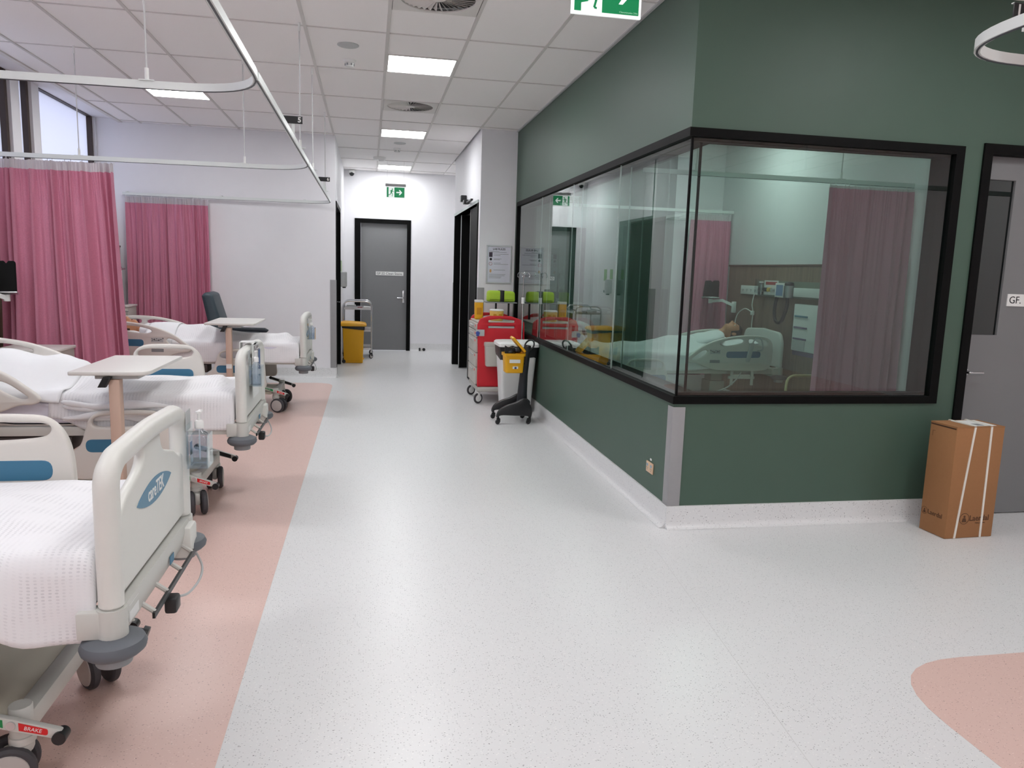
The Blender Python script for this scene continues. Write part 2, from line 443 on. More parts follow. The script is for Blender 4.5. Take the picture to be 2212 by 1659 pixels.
def column(x0, x1, ya, yb, specials):
    cuts = sorted(set([ya, yb]+[y for y in rows if ya < y < yb]))
    spans = []
    for a, b in zip(cuts, cuts[1:]): spans.append([a, b])
    for y in specials:                     # cut the light / diffuser module out of the tile run
        new = []
        for a, b in spans:
            if y >= b-.02 or y+HM <= a+.02: new.append([a, b]); continue
            if y-a > .03: new.append([a, y])
            if b-(y+HM) > .03: new.append([y+HM, b])
        spans = new
    for a, b in spans:
        tile(x0, x1, a, b)
        if b < yb-.05: tee('cross_tee', x0+.012, x1-.012, b-.006, b+.006)
cols = list(zip(XS, XS[1:]+[XG]))
for x0, x1 in cols:
    ytop = YK if x0 > -.47 and x1 < XCR+.1 else YE
    if x0 > 1.3: ytop = YI
    column(x0, x1, YB, ytop, ystart(x0))
column(1.345, 1.85, 12.5, YK, [])
for x in XS: tee('main_tee', x-.012, x+.012, YB, YK if -.47 < x < 1.3 else (YE if x < 0 else YI))
xr = XG
rl = {(3.145, 2.40): 1, (3.145, -2.5): 1, (5.545, .87): 1}  # unseen panels; the one nearest the green wall placed to brighten its top
while xr < XR-.1:
    x1 = (1.945 if xr == XG else xr+.6)
    column(xr, x1, YB, YG, [y for (xx, y) in rl if abs(xx-xr) < .01])
    tee('main_tee', x1-.012, x1+.012, YB, YG); xr = round(x1, 4)
# shadow-gap trim along the green wall and the ceiling edge by the windows
struct(MB().box(XG-.02, XG, YG, YI, ZC-.012, ZC+.01).make('trim_ceiling_green', M_lgrey))
struct(MB().box(-3.135, -3.09, YB, YE, ZC-.012, ZC+.20).make('trim_ceiling_window', M_frame))

# --- white walls
def wall(name, *boxes, m=M_wall):
    b = MB()
    for q in boxes: b.box(*q)
    return struct(b.make(name, m))
wall('wall_bay_end', (XL-.2, XCL, YE, YE+.12, 0, ZC+.3))
wall('wall_corridor_left', (XCL-.12, XCL, YE+.12, 10.80, 0, ZC+.1), (XCL-.12, XCL, 12.30, YK, 0, ZC+.1), (XCL-.12, XCL, 10.80, 12.30, 2.43, ZC+.1))
wall('wall_corridor_end', (XCL-.3, -.26, YK, YK+.12, 0, ZC+.1), (.765, 2.2, YK, YK+.12, 0, ZC+.1), (-.26, .765, YK, YK+.12, 2.43, ZC+.1))
wall('wall_corridor_recess', (1.85, 1.97, 12.5, YK, 0, ZC+.1), (XCR, 1.97, 12.44, 12.5, 0, ZC+.1))
wall('wall_column', (XCR, XG+.02, YI, YI+.12, 0, ZC+.1), (XCR, XCR+.12, YI+.12, 9.72, 0, ZC+.1))
wall('wall_corridor_right', (XCR, XCR+.12, 9.72, 12.44, 2.44, ZC+.1), (XCR, XCR+.12, 12.40, 12.44, 0, 2.44))
wall('wall_rear', (XL-.2, XR+.1, YB-.1, YB, 0, ZC+.3))
wall('wall_far_right', (XR, XR+.1, YB, YG+.2, 0, ZC+.1))
# room behind the black doors
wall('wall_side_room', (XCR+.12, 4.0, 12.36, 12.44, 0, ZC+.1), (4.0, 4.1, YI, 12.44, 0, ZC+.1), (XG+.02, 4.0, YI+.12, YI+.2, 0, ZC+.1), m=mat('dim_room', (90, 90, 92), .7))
# --- window wall with clerestory
wl = wall('wall_window', (XL-.2, XL, YB, YE, 0, 2.05), (XL-.2, XL, YB, YE, 3.36, ZC+.3), (XL-.2, XL, 10.68, YE, 2.05, 3.36), (XL-.2, XL, 8.84, 9.02, 2.05, 3.36), (XL-.2, XL, 8.36, 8.55, 2.05, 3.36), (XL-.2, XL, 7.88, 8.07, 2.05, 3.36),
          (XL-.2, XL, 5.5, 6.2, 2.05, 3.36), (XL-.2, XL, 2.0, 2.7, 2.05, 3.36), (XL-.2, XL, YB, -1.2, 2.05, 3.36), (XL, -3.1, YB, YE, ZC+.17, ZC+.3))
for i, (a, b) in enumerate([(9.02, 10.68), (8.55, 8.84), (8.07, 8.36), (6.2, 7.88), (2.7, 5.5), (-1.2, 2.0)]):
    w = MB()
    f = .055
    w.box(XL-.10, XL-.03, a, a+f, 2.05, 3.36).box(XL-.10, XL-.03, b-f, b, 2.05, 3.36).box(XL-.10, XL-.03, a+f, b-f, 3.36-f, 3.36).box(XL-.10, XL-.03, a+f, b-f, 2.05, 2.05+f)
    wo = struct(w.make('window_%d' % (i+1), M_brown))
    MB().box(XL-.085, XL-.082, a+f, b-f, 2.05+f, 3.36-f).make('roller_blind', M_blind, wo)
# --- skirtings (coved vinyl)
def skirt(name, a, b, nrm, h=.14):
    prof = [(0, 0), (.05, 0), (.034, .005), (.020, .018), (.013, .04), (.012, h), (0, h)]
    vs = []; k = len(prof); nx, ny = nrm
    for p in (a, b):
        for n, z in prof: vs.append((p[0]+nx*n, p[1]+ny*n, z+.001))
    fs = [(i, (i+1) % k, k+(i+1) % k, k+i) for i in range(k)]+[tuple(range(k))[::-1], tuple(range(k, 2*k))]
    m = MB(); m.add(vs, fs); return struct(m.make(name, M_floor, sharp=60))
skirt('baseboard_green_left', (XG, YG), (XG, YI), (-1, 0)); skirt('baseboard_green_front', (XG-.012, YG), (3.77, YG), (0, -1))
skirt('baseboard_bay_end', (XL, YE), (XCL, YE), (0, -1)); skirt('baseboard_corridor_left', (XCL, 12.36), (XCL, YK), (1, 0))
skirt('baseboard_corridor_end', (.77, YK), (1.85, YK), (0, -1)); skirt('baseboard_column', (XCR, YI), (XG, YI), (0, -1))
skirt('baseboard_corridor_corner', (XCL, YE), (XCL, 10.80), (1, 0)); skirt('baseboard_window', (XL, YB), (XL, YE), (1, 0))

# --- green walls
ZS0, ZS1, ZH0, ZH1 = .785, .832, 2.355, 2.405      # sill and head frames
XW = 3.635                                         # right end of the corner window
wall('wall_green_left', (XG, XG+.2, YG, 9.47, 0, ZS0), (XG, XG+.2, YG, 9.47, ZH1, ZC+.1), (XG, XG+.2, 9.47, YI, 0, ZC+.1), m=M_green)
wall('wall_green_front', (XG+.2, 3.775, YG, YG+.2, 0, ZS0), (XG+.2, 3.775, YG, YG+.2, ZH1, ZC+.1), (XW, 3.775, YG, YG+.2, ZS0, ZH1), (3.775, 4.82, YG, YG+.2, 2.43, ZC+.1), (4.82, XR, YG, YG+.2, 0, ZC+.1), m=M_green)
# inside of the glazed room
wall('wall_room_right', (XI, XI+.1, YG+.2, YI, 0, ZC+.1)); wall('wall_room_far_darkened', (XG+.2, 3.95, YI-.02, YI+.1, 0, ZC+.1), m=M_green); wall('wall_room_far_end', (3.95, XI+.1, YI-.02, YI+.1, 0, ZC+.1))  # left part of far wall coloured green to darken what the side glass shows
# --- corner window
wn = MB()
d = .21
wn.box(XG-.012, XG+d, YG-.012, 9.47, ZS0, ZS1).box(XG-.012, XG+d, YG-.012, 9.47, ZH0, ZH1).box(XG-.012, XG+d, 9.425, 9.47, ZS1, ZH0)
wn.box(XG+d, XW, YG-.012, YG+d, ZS0, ZS1).box(XG+d, XW, YG-.012, YG+d, ZH0, ZH1).box(XW-.06, XW, YG-.012, YG+d, ZS1, ZH0)
# glazing beads
for z in (ZS1, ZH0-.018):
    wn.box(XG+.03, XG+.075, YG+.075, 9.425, z, z+.018).box(XG+.03, XW-.06, YG+.03, YG+.075, z, z+.018)
win = struct(wn.make('window_corner', M_black))
js = [5.53, 6.85, 8.14]
for k, (ox, oy) in enumerate(((XG+.012, YG+.012), (XG+.112, YG+.112))):
    e = [oy]+[j+.05*k for j in js]+[9.425]
    for a, b in zip(e, e[1:]): MB().box(ox, ox+.008, a+.0025, b-.0025, ZS1+.001, ZH0-.001).make('glass_pane', M_glassl, win)
    MB().box(ox+.0105, XW-.06, oy, oy+.008, ZS1+.001, ZH0-.001).make('glass_pane', M_glassl, win)
    for j in e[1:-1]: MB().box(ox-.0005, ox+.0085, j-.0025, j+.0025, ZS1, ZH0).make('silicone_joint', mat('silicone', (190, 205, 200), .3), win)
    MB().box(ox-.003, ox+.0105, oy-.003, oy+.009, ZS1, ZH0).make('corner_joint', M_black, win)
# corner guards
def guard(name, x, y, sx, sy, z0, z1, w=.075, t=.006):
    """angle strip on an outside corner; legs run to sx along x and sy along y"""
    b = MB(); b.box(min(x-sx*t, x+sx*w), max(x-sx*t, x+sx*w), min(y-sy*t, y), max(y-sy*t, y), z0, z1, .002)
    b.box(min(x-sx*t, x), max(x-sx*t, x), min(y, y+sy*w), max(y, y+sy*w), z0, z1, .002)
    return struct(b.make(name, M_guard))
guard('trim_guard_green', XG-.001, YG-.001, 1, 1, .142, .765)
guard('trim_guard_bay', XCL+.001, YE-.001, -1, 1, .142, 1.36)
guard('trim_guard_column', XCR-.001, YI-.001, 1, 1, .142, 1.335)
struct(MB().box(XCR-.012, XCR-.001, 12.42, 12.5, .0, 1.34).make('trim_guard_recess', M_guard))

# --- doors
def grey_door(name, x0, x1, y, ztop, fr=.055):
    """x0..x1 outer frame; faces -y"""
    f = MB().box(x0, x0+fr, y-.015, y+.13, 0, ztop).box(x1-fr, x1, y-.015, y+.13, 0, ztop).box(x0+fr, x1-fr, y-.015, y+.13, ztop-fr, ztop)
    return struct(f.make(name, M_black))
# corridor end door
f_ = MB().box(-.26, -.152, YK-.015, YK+.13, 0, 2.425).box(.695, .765, YK-.015, YK+.13, 0, 2.425).box(-.152, .695, YK-.015, YK+.13, 2.352, 2.425)
d1 = struct(f_.make('door_1', M_black))
MB().box(-.150, .693, YK+.045, YK+.09, .006, 2.368).make('door_leaf', M_door, d1)
h = MB().box(.615, .66, YK+.036, YK+.046, .90, 1.13, .004); h.tube(fillet([(.64, YK+.04, .995), (.64, YK-.012, .995), (.52, YK-.012, .995)], .02), .010)
h.make('door_handle', M_chrome, d1)
sg = MB().box(.125, .635, YK+.038, YK+.044, 1.405, 1.475).make('sign_plate', M_white, d1)
text('sign_lettering', 'GF.22 Clean Store', .062, M_ink, sg, (.14, YK+.0375, 1.438), (1, 0, 0), (0, 0, 1), 'LEFT')
# right hand door
d2 = grey_door('door_2', 3.77, 4.82, YG, 2.432, .062)
lf = MB().slab([(3.832, .006), (4.758, .006), (4.758, 2.37), (3.832, 2.37)], [[(3.885, 1.232), (4.086, 1.232), (4.086, 2.226), (3.885, 2.226)]], t=.044, r=.002, seg=1, mp=XZ(YG+.075)).make('door_leaf', M_door, d2)
MB().box(3.885, 4.086, YG+.07, YG+.078, 1.232, 2.226).make('vision_panel', M_dglass, d2)
h = MB().cyl((3.862, YG+.055, .987), (3.862, YG+.03, .987), .024).tube(fillet([(3.862, YG+.05, .987), (3.862, YG-.005, .987), (3.965, YG-.005, .987)], .02), .009)
h.make('door_handle', M_chrome, d2)
sg = MB().box(4.128, 4.5, YG+.047, YG+.053, 1.425, 1.505).make('sign_plate', M_white, d2)
text('sign_lettering', 'GF.', .066, M_ink, sg, (4.14, YG+.0465, 1.464), (1, 0, 0), (0, 0, 1), 'LEFT')
# passage behind the right hand door
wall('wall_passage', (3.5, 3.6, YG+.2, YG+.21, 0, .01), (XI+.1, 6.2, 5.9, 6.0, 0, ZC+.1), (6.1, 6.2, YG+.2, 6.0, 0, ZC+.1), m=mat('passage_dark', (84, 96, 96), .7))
# black framed opening in the corridor's left wall
d3 = struct(MB().box(XCL-.125, XCL+.012, 10.80, 10.86, 0, 2.43).box(XCL-.125, XCL+.012, 12.24, 12.30, 0, 2.43).box(XCL-.125, XCL+.012, 10.86, 12.24, 2.37, 2.43).make('door_3', M_black))
MB().box(XCL-.09, XCL-.045, 10.862, 12.238, .006, 2.368).make('door_leaf', M_black, d3)
h = MB().tube(fillet([(XCL-.045, 12.1, 1.0), (XCL+.0, 12.1, 1.0), (XCL+.0, 11.98, 1.0)], .02), .009); h.make('door_handle', M_chrome, d3)
# black doors on the corridor's right
d4 = struct(MB().box(XCR-.014, XCR+.12, 9.72, 9.80, 0, 2.40).box(XCR-.014, XCR+.12, 12.34, 12.40, 0, 2.40).box(XCR-.014, XCR+.12, 9.72, 12.40, 2.40, 2.408).make('door_4', M_black))
MB().box(XCR-.018, XCR+.12, 9.72, 12.40, 2.40, 2.44).make('head_channel', mat('head_alu', (196, 206, 204), .4), d4)
l1 = MB().box(XCR+.04, XCR+.90, 11.87, 11.915, .008, 2.39).make('door_leaf', M_black, d4)
MB().box(XCR+.036, XCR+.042, 11.866, 11.919, .008, 2.39).make('leaf_edge', M_lgrey, l1)
l2 = MB().box(XCR+.03, XCR+.075, 9.80, 10.72, .008, 2.39).make('door_leaf', M_black, d4)
MB().box(XCR+.026, XCR+.079, 10.72, 10.728, .008, 2.39).make('leaf_edge', M_lgrey, l2)
cl = MB().box(XCR-.10, XCR-.02, 10.45, 10.60, 2.445, 2.50, .008).strip([(XCR-.06, 10.5, 2.46), (XCR-.06, 9.95, 2.46)], .03, .02).make('door_closer', M_blk, d4)
# ================================================================ CEILING FITTINGS
def panel_lamp(x, y, label, m=None, w=.577, d=.547):
    t = thing('ceiling_light', label, 'ceiling light', (x, y, ZC), 0, 'square ceiling light panels')
    fr = MB().slab(rp([(0, 0), (w, 0), (w, d), (0, d)]), [rp([(.012, .012), (w-.012, .012), (w-.012, d-.012), (.012, d-.012)])], t=.016, r=.002, seg=1, mp=XY(.003)); fr.make('lamp_frame', M_frame, t)
    MB().box(.012, w-.012, .012, d-.012, -.002, .006).make('diffuser', m or M_lamp, t)
    return t
nm = {(.134, 6.584): 'bright square ceiling light panel nearest the camera, between the two round air diffusers',
      (.134, 10.01): 'bright ceiling light panel just past the farther air diffuser, by the white column',
      (.134, 13.42): 'small-looking ceiling light panel above the hanging exit sign at the corridor end',
      (-2.27, 8.39): 'ceiling light panel over the beds, partly hidden by the curtain track'}
for (x, y) in lights_left:
    panel_lamp(x+.012, y+.012, nm.get((x, y), 'ceiling light panel overhead, outside the picture'))
for (x, y) in rl: panel_lamp(x+.012, y+.012, 'ceiling light panel overhead, outside the picture')
def diffuser(x, y, label):
    t = thing('air_diffuser', label, 'air vent', (x+.30, y+HM/2, ZC), 0, 'round swirl air diffusers')
    MB().slab([(-.285, -.27), (.285, -.27), (.285, .27), (-.285, .27)], [circ((0, 0), .245, 40)], t=.012, r=.002, seg=1, mp=XY(.0)).make('face_plate', M_frame, t)
    MB().lathe([(.245, .024), (.245, .028)], n=40).make('plenum', M_blk, t)
    MB().lathe([(.05, -.004), (.05, .012), (.02, .02)], n=24).make('centre_cap', M_frame, t)
    n = 36; o0 = None
    for k in range(n):
        if o0 is None:
            b = MB(); b.v = [(.045, -.002, -.002), (.243, -.012, -.002), (.243, .010, .016), (.045, .003, .010), (.045, -.002, .0005), (.243, -.012, .0005), (.243, .010, .0185), (.045, .003, .0125)]
            b.f = [(0, 1, 2, 3), (4, 7, 6, 5), (0, 4, 5, 1), (1, 5, 6, 2), (2, 6, 7, 3), (3, 7, 4, 0)]
            o0 = b.make('vane', M_frame, t, flat=True); o = o0
        else:
            o = o0.copy(); COL.objects.link(o)
        o.parent = t; o.rotation_euler = (0, 0, 2*pi*k/n)
    return t
diffuser(.134, 8.28, 'round swirl air diffuser between two light panels, farther from the camera')
diffuser(.134, 4.91, 'round swirl air diffuser cut by the top edge of the picture')
def smoke(x, y, label):
    t = thing('smoke_detector', label, 'detector', (x, y, ZC))
    MB().lathe([(.052, 0), (.052, -.012), (.046, -.022), (.034, -.024), (.034, -.05), (.028, -.056)], n=24).make('housing', M_white, t)
    for k in range(6):
        a = 2*pi*k/6; c, s_ = cos(a)*.0345, sin(a)*.0345
        MB().box(c-.006, c+.006, s_-.006, s_+.006, -.046, -.030).make('sensor_slot', M_grey, t)
smoke(-.167, 6.87, 'white smoke detector on the ceiling left of the nearest light panel')
smoke(.40, 11.55, 'small white smoke detector on the corridor ceiling between two light panels')
tag(MB().lathe([(.085, 0), (.085, -.004), (.078, -.008), (.0, -.009)], (-.167, 6.42, ZC), 32).make('ceiling_speaker', M_lgrey), 'flat round grey speaker cover flush on the ceiling beside the smoke detector', 'speaker')
tag(MB().lathe([(.085, 0), (.085, -.004), (.078, -.008), (.0, -.009)], (.42, 11.05, ZC), 32).make('ceiling_speaker', M_lgrey), 'faint round grey speaker cover on the corridor ceiling beyond the second light panel', 'speaker')
t = thing('motion_sensor', 'flat round motion sensor on the corridor ceiling left of the exit sign', 'sensor', (.16, 12.55, ZC))
MB().lathe([(.10, 0), (.10, -.02), (.085, -.045)], n=28).make('housing', M_white, t); MB().lathe([(.045, -.045), (.04, -.06), (.03, -.066)], (.03, -.02, 0), 20).make('sensor_lens', M_exitw if False else M_white, t)
t = thing('security_camera', 'white dome security camera with black lens, high on the corridor end wall', 'camera', (-.31, YK-.001, 3.215))
MB().box(-.055, .055, -.10, 0, 0, .06, .02).make('housing', M_white, t); MB().ell((0, -.055, .0), .045, .045, .05).make('lens_dome', M_blk, t)

def exit_sign(x, y, zb, label, wires):
    """hung sign, faces -y; x is the left edge"""
    w, h_ = .312, .185
    t = thing('exit_sign', label, 'exit sign', (x, y, zb), 0, 'hanging exit signs')
    pl = MB().box(0, w, -.007, .007, 0, h_, .002); pl.make('sign_panel', M_exitw, t)
    MB().box(-.012, w+.012, -.02, .02, h_, h_+.045, .006).make('light_bar', M_lgrey, t)
    for sgn in (-1, 1):
        R = (1, 0, 0) if sgn < 0 else (-1, 0, 0); X0 = 0 if sgn < 0 else w
        yy = sgn*.0078
        def q(u, v): return (X0+(u if sgn < 0 else -u), yy, v)
        def flat(name, poly, m, par, lift=0):
            vs = [(q(u, v)[0], yy+sgn*lift, v) for u, v in poly]; vs2 = [(p[0], p[1]+sgn*.0006, p[2]) for p in vs]; n = len(poly)
            tr = tessellate_polygon([[Vector((u, v, 0)) for u, v in poly]])
            fs = [tuple(t_) for t_ in tr]+[tuple(i+n for i in t_) for t_ in tr]+[(i, (i+1) % n, n+(i+1) % n, n+i) for i in range(n)]
            b = MB(); b.add(vs+vs2, fs); return b.make(name, m, par, flat=True)
        g1 = flat('green_field', [(.012, .012), (.042, .012), (.042, .173), (.012, .173)], M_exit, t)
        g2 = flat('green_field', [(.135, .012), (.300, .012), (.300, .173), (.135, .173)], M_exit, t)
        # running figure
        L_ = lambda a, b, w_: [(a[0]-(b[1]-a[1])/hypot(b[0]-a[0], b[1]-a[1])*w_/2, a[1]+(b[0]-a[0])/hypot(b[0]-a[0], b[1]-a[1])*w_/2), (b[0]-(b[1]-a[1])/hypot(b[0]-a[0], b[1]-a[1])*w_/2, b[1]+(b[0]-a[0])/hypot(b[0]-a[0], b[1]-a[1])*w_/2), (b[0]+(b[1]-a[1])/hypot(b[0]-a[0], b[1]-a[1])*w_/2, b[1]-(b[0]-a[0])/hypot(b[0]-a[0], b[1]-a[1])*w_/2), (a[0]+(b[1]-a[1])/hypot(b[0]-a[0], b[1]-a[1])*w_/2, a[1]-(b[0]-a[0])/hypot(b[0]-a[0], b[1]-a[1])*w_/2)]
        fg = flat('running_figure', circ((.104, .142), .0115, 14), M_exit, t)
        for a, b, w_ in (((.098, .128), (.083, .085), .026), ((.095, .124), (.122, .104), .009), ((.122, .104), (.130, .112), .008), ((.094, .124), (.068, .118), .009), ((.068, .118), (.062, .098), .008), ((.088, .088), (.108, .062), .012), ((.108, .062), (.100, .030), .010), ((.100, .030), (.112, .028), .008), ((.084, .088), (.072, .058), .012), ((.072, .058), (.040, .050), .010)):
            flat('limb', L_(a, b, w_), M_exit, fg)
        # arrow
        flat('arrow', [(.168, .083), (.228, .083), (.208, .052), (.226, .052), (.262, .0925), (.226, .133), (.208, .133), (.228, .102), (.168, .102)], M_exitw, g2, .0012)
        text('maker_name', 'Clevertronics 24m', .011, M_exitw, g2, q(.296, .021), R, (0, 0, 1), 'RIGHT') if sgn < 0 else None
    for u in (.02, w-.02):
        b = MB(); b.tube([(u+.008*cos(a), 0, h_+.055+.012*sin(a)) for a in [2*pi*k/10 for k in range(10)]], .0018, 5, True); b.make('hook', M_steel, t)
        MB().cyl((u, 0, h_+.066), (u, 0, ZC-zb-.001), .0012, n=5).make('suspension_wire', M_steel, t)
    return t
exit_sign(.272, 12.9, 2.688, 'hanging green exit sign with running figure in front of the corridor end wall', 1)
exit_sign(.845, 3.32, 2.65, 'hanging green exit sign cut off by the top edge of the picture', 1)

# ---------------------------------------------------------------- curtain tracks
ZT = 2.385
def track(label, pts, r, rods, name='curtain_track'):
    t = thing(name, label, 'curtain track')
    MB().strip(fillet([(x, y, ZT) for x, y in pts], r, 12), .020, .036).make('track', M_alu, t)
    MB().strip(fillet([(x, y, ZT-.0195) for x, y in pts], r, 12), .007, .003).make('glide_slot', M_dgrey, t)
    for (x, y) in rods:
        rd = MB().cyl((x, y, ZT+.018), (x, y, ZC-.001), .0045, n=8).make('drop_rod', M_rod, t)
        MB().cyl((x, y, ZT+.017), (x, y, ZT+.075), .010, n=10).make('rod_socket', M_white, rd); MB().cyl((x, y, ZC-.06), (x, y, ZC-.002), .009, n=10).make('rod_socket', M_white, rd)
        MB().box(x-.035, x+.035, y-.014, y+.014, ZT+.016, ZT+.021).make('rod_clamp', M_alu, rd)
    return t
track('white curtain track bending round the nearest bed bay at the upper left', [(-.5, YB+.3), (-.5, 4.05), (-3.38, 4.10)], .42, [(-1.05, 4.055), (-.5, 1.4), (-.5, -1.6), (-2.5, 4.08)])
track('white curtain track around the middle bed bay, carrying the left pink curtain', [(-.5, 3.72), (-.5, 7.02), (-3.38, 7.16)], .42, [(-1.06, 7.045), (-.5, 5.95), (-2.4, 7.12)])
tr3 = track('white curtain track around the far bed bay, ending along the white end wall', [(-.5, 6.70), (-.5, 10.60), (-3.1, 10.64)], .30, [(-.5, 7.22), (-.5, 9.2)])
for x in (-3.05, -1.9, -.85): MB().box(x-.01, x+.01, 10.62, YE-.001, ZT+.012, ZT+.03).make('wall_bracket', M_alu, tr3)
track('white curtain track with a rounded corner at the upper right edge of the picture', [(2.03, YB+.3), (2.03, 2.55), (6.8, 2.55)], .34, [(3.6, 2.55), (2.03, .2), (5.9, 2.55)])
def bay_no(n, x, y, z, label, side=1):
    t = thing('bay_number_sign', label, 'bay sign', (x, y, z), 0, 'bay number signs on curtain tracks')
    MB().box(-.062, .062, -.003, .003, -.024, .024, .001).make('plate', M_blk, t)
    MB().box(-.062, .062, .0, .012, .022, .025).make('top_flange', M_alu, t)
    MB().box(-.01, .01, .003, .012, -.11 if z > 2.48 else -.06, .02).make('bracket', M_alu, t)
    text('number', n, .046, M_white, t, (.042*side, -.0033, 0), (1, 0, 0), (0, 0, 1), 'CENTER', bold=.0012)
bay_no('5', -.5, 5.4, 2.503, 'black bay sign reading 5 above the curtain track')
bay_no('6', -.5, 9.0, 2.515, 'black bay sign reading 6 above the curtain track, farther away')
bay_no('1', 2.155, 2.3, 2.457, 'black bay sign reading 1 at the upper right corner of the picture', -1)
# ---------------------------------------------------------------- curtains
def curtain(label, a, b, ztop, zbot, folds, amp, flare=(0, 0), seed=1, head=.075, bow=0):
    """hangs along a->b in plan; flare = extra length of the hem at each end"""
    rnd = random.Random(seed); A = Vector(a); B = Vector(b); d = (B-A); Ln = d.length; d.normalize(); n = Vector((-d.y, d.x))
    t = thing('curtain', label, 'curtain', (a[0], a[1], zbot))
    # irregular folds: each pleat is a rounded ridge of its own width and depth
    ws = [rnd.choice((.5, .7, .9, 1.3, 1.9))*rnd.uniform(.85, 1.15) for _ in range(folds)]; sw = sum(ws); edges = [0]
    for w in ws: edges.append(edges[-1]+w/sw)
    am = [rnd.uniform(.5, 1.25)*(1.15 if w < 1 else .8) for w in ws]; ph = [rnd.uniform(-.6, .6) for _ in range(folds)]
    def off(u, v):
        k = 0
        while k < folds-1 and u > edges[k+1]: k += 1
        s_ = (u-edges[k])/(edges[k+1]-edges[k])
        s_ = max(0.0, min(1.0, s_)); rg = max(0.0, sin(pi*s_))**.42-.65+.16*sin(3*pi*s_+ph[k]*3)*(1 if ws[k] > 1 else .4)+.10*sin(2*pi*s_+4*v+ph[k])*v
        tight = .10*sin(2*pi*u*folds*3.1+ph[k])*max(0, 1-v*5)
        return amp*(am[k]*rg*(.55+.6*v**.6)+tight)
    def pos(u, v, lift=0):
        f0 = -flare[0]*v**1.3; f1 = flare[1]*v**1.3
        u2 = u+.012*sin(9*u+3*v)*v
        s_ = f0+(Ln+f1-f0)*u2
        p = A+d*s_+n*(off(u, v)+bow*sin(pi*u)*v+lift)
        return (p.x-a[0], p.y-a[1], (ztop+(zbot-ztop)*v)-zbot)
    hv = head/(ztop-zbot); nu = folds*18
    MB().grid(lambda u, v: pos(u, hv+(1-hv)*v), nu, 36).make('cloth', M_curt, t, 180, closed=False)
    MB().grid(lambda u, v: pos(u, hv*v), nu, 3).make('header_band', M_mesh, t, 180, closed=False)
    for k in range(folds+1):
        u = min(.998, edges[k]+.001); p = pos(u, 0)
        MB().cyl((p[0], p[1]*.3, p[2]-.015), (p[0], p[1]*.3, p[2]+.022), .003, n=6).make('hook', M_white, t)
    return t
curtain('large pink curtain hanging behind the middle bed at the left edge', (-3.02, 7.145), (-2.13, 7.10), ZT-.035, .28, 11, .17, (.03, .09), 3)
curtain('pink curtain bunched against the white end wall beside the window', (-3.06, 10.635), (-2.06, 10.615), ZT-.035, .30, 12, .13, (.02, .02), 5)
# ================================================================ BEDS
HW = .400                      # half width to the corner posts
def tilt(x):                   # rise of the backrest section
    return max(0.0, -1.25-x)*.10
def foot_rail_outline():
    out = crom([(-.372, .57), (-.372, .70), (-.380, .82), (-.405, .90), (-.455, .952), (-.53, .966), (-.70, .967), (-.775, .955), (-.825, .915), (-.850, .84), (-.88, .76), (-.945, .70), (-.95, .62), (-.93, .57), (-.80, .555), (-.5, .555)], 5)
    hole = crom([(-.445, .915), (-.47, .934), (-.56, .938), (-.72, .938), (-.79, .925), (-.808, .90), (-.79, .874), (-.70, .868), (-.56, .872), (-.47, .885)], 5)
    inset = rp([(-.445, .722, .036), (-.445, .798, .036), (-.845, .798, .036), (-.845, .722, .036)], 5)
    return out, [hole], inset
def head_rail_outline():
    out = crom([(-1.085, .668), (-1.10, .702), (-1.16, .752), (-1.24, .812), (-1.33, .858), (-1.43, .895), (-1.56, .925), (-1.72, .944), (-1.90, .945), (-2.0, .925), (-2.055, .88), (-2.075, .80), (-2.07, .66), (-2.03, .585), (-1.90, .56), (-1.60, .56), (-1.42, .57), (-1.30, .60), (-1.20, .638), (-1.12, .645)], 5)
    h1 = crom([(-1.455, .850), (-1.48, .872), (-1.56, .893), (-1.66, .905), (-1.72, .897), (-1.725, .872), (-1.68, .852), (-1.58, .835), (-1.49, .832)], 5)
    h2 = crom([(-1.145, .686), (-1.175, .714), (-1.24, .762), (-1.29, .780), (-1.318, .768), (-1.30, .735), (-1.24, .698), (-1.18, .675)], 5)
    h3 = crom([(-1.80, .905), (-1.90, .907), (-1.985, .89), (-2.01, .855), (-1.98, .835), (-1.88, .845), (-1.80, .865), (-1.785, .885)], 5)
    inset = rp([(-1.53, .70, .033), (-1.53, .77, .033), (-1.93, .775, .033), (-1.93, .705, .033)], 5)
    return out, [h1, h2, h3], inset
MESH = {}
def shared(key, parent, fn):
    """first call builds the mesh, later beds share it"""
    if key in MESH:
        nm_, me = MESH[key]; o = bpy.data.objects.new(nm_, me); COL.objects.link(o); o.parent = parent; return o
    o = fn(); MESH[key] = (o.name.split('.')[0], o.data); return o
def caster(parent, x, y, ang, key=''):
    """twin wheel castor under a post at x, y"""
    c = shared('castor_fork', parent, lambda: MB().lathe([(.030, .258), (.032, .254), (.032, .168), (.036, .166), (.036, .145), (.031, .14), (.030, .125), (.026, .115)], n=20).box(-.052, .018, -.017, .017, .06, .135, .012).make('castor', M_bedm, parent))
    c.location = (x, y, 0); c.rotation_euler = (0, 0, ang)
    for sy in (-1, 1):
        w = shared('wheel', c, lambda: MB().lathe([(.045, -.016), (.066, -.016), (.074, -.009), (.0755, 0), (.074, .009), (.066, .016), (.045, .016)], (0, 0, 0), 32, 'y').make('wheel', M_tyre, c))
        w.location = (-.036, sy*.036, .0756)
        h = shared('hub%d' % sy, c, lambda: MB().lathe([(.058, 0), (.057, sy*.003), (.05, sy*.005), (.01, sy*.006)], (0, 0, 0), 28, 'y').make('hub_cap', M_hub, c)); h.location = (-.036, sy*.052, .0756)
    return c
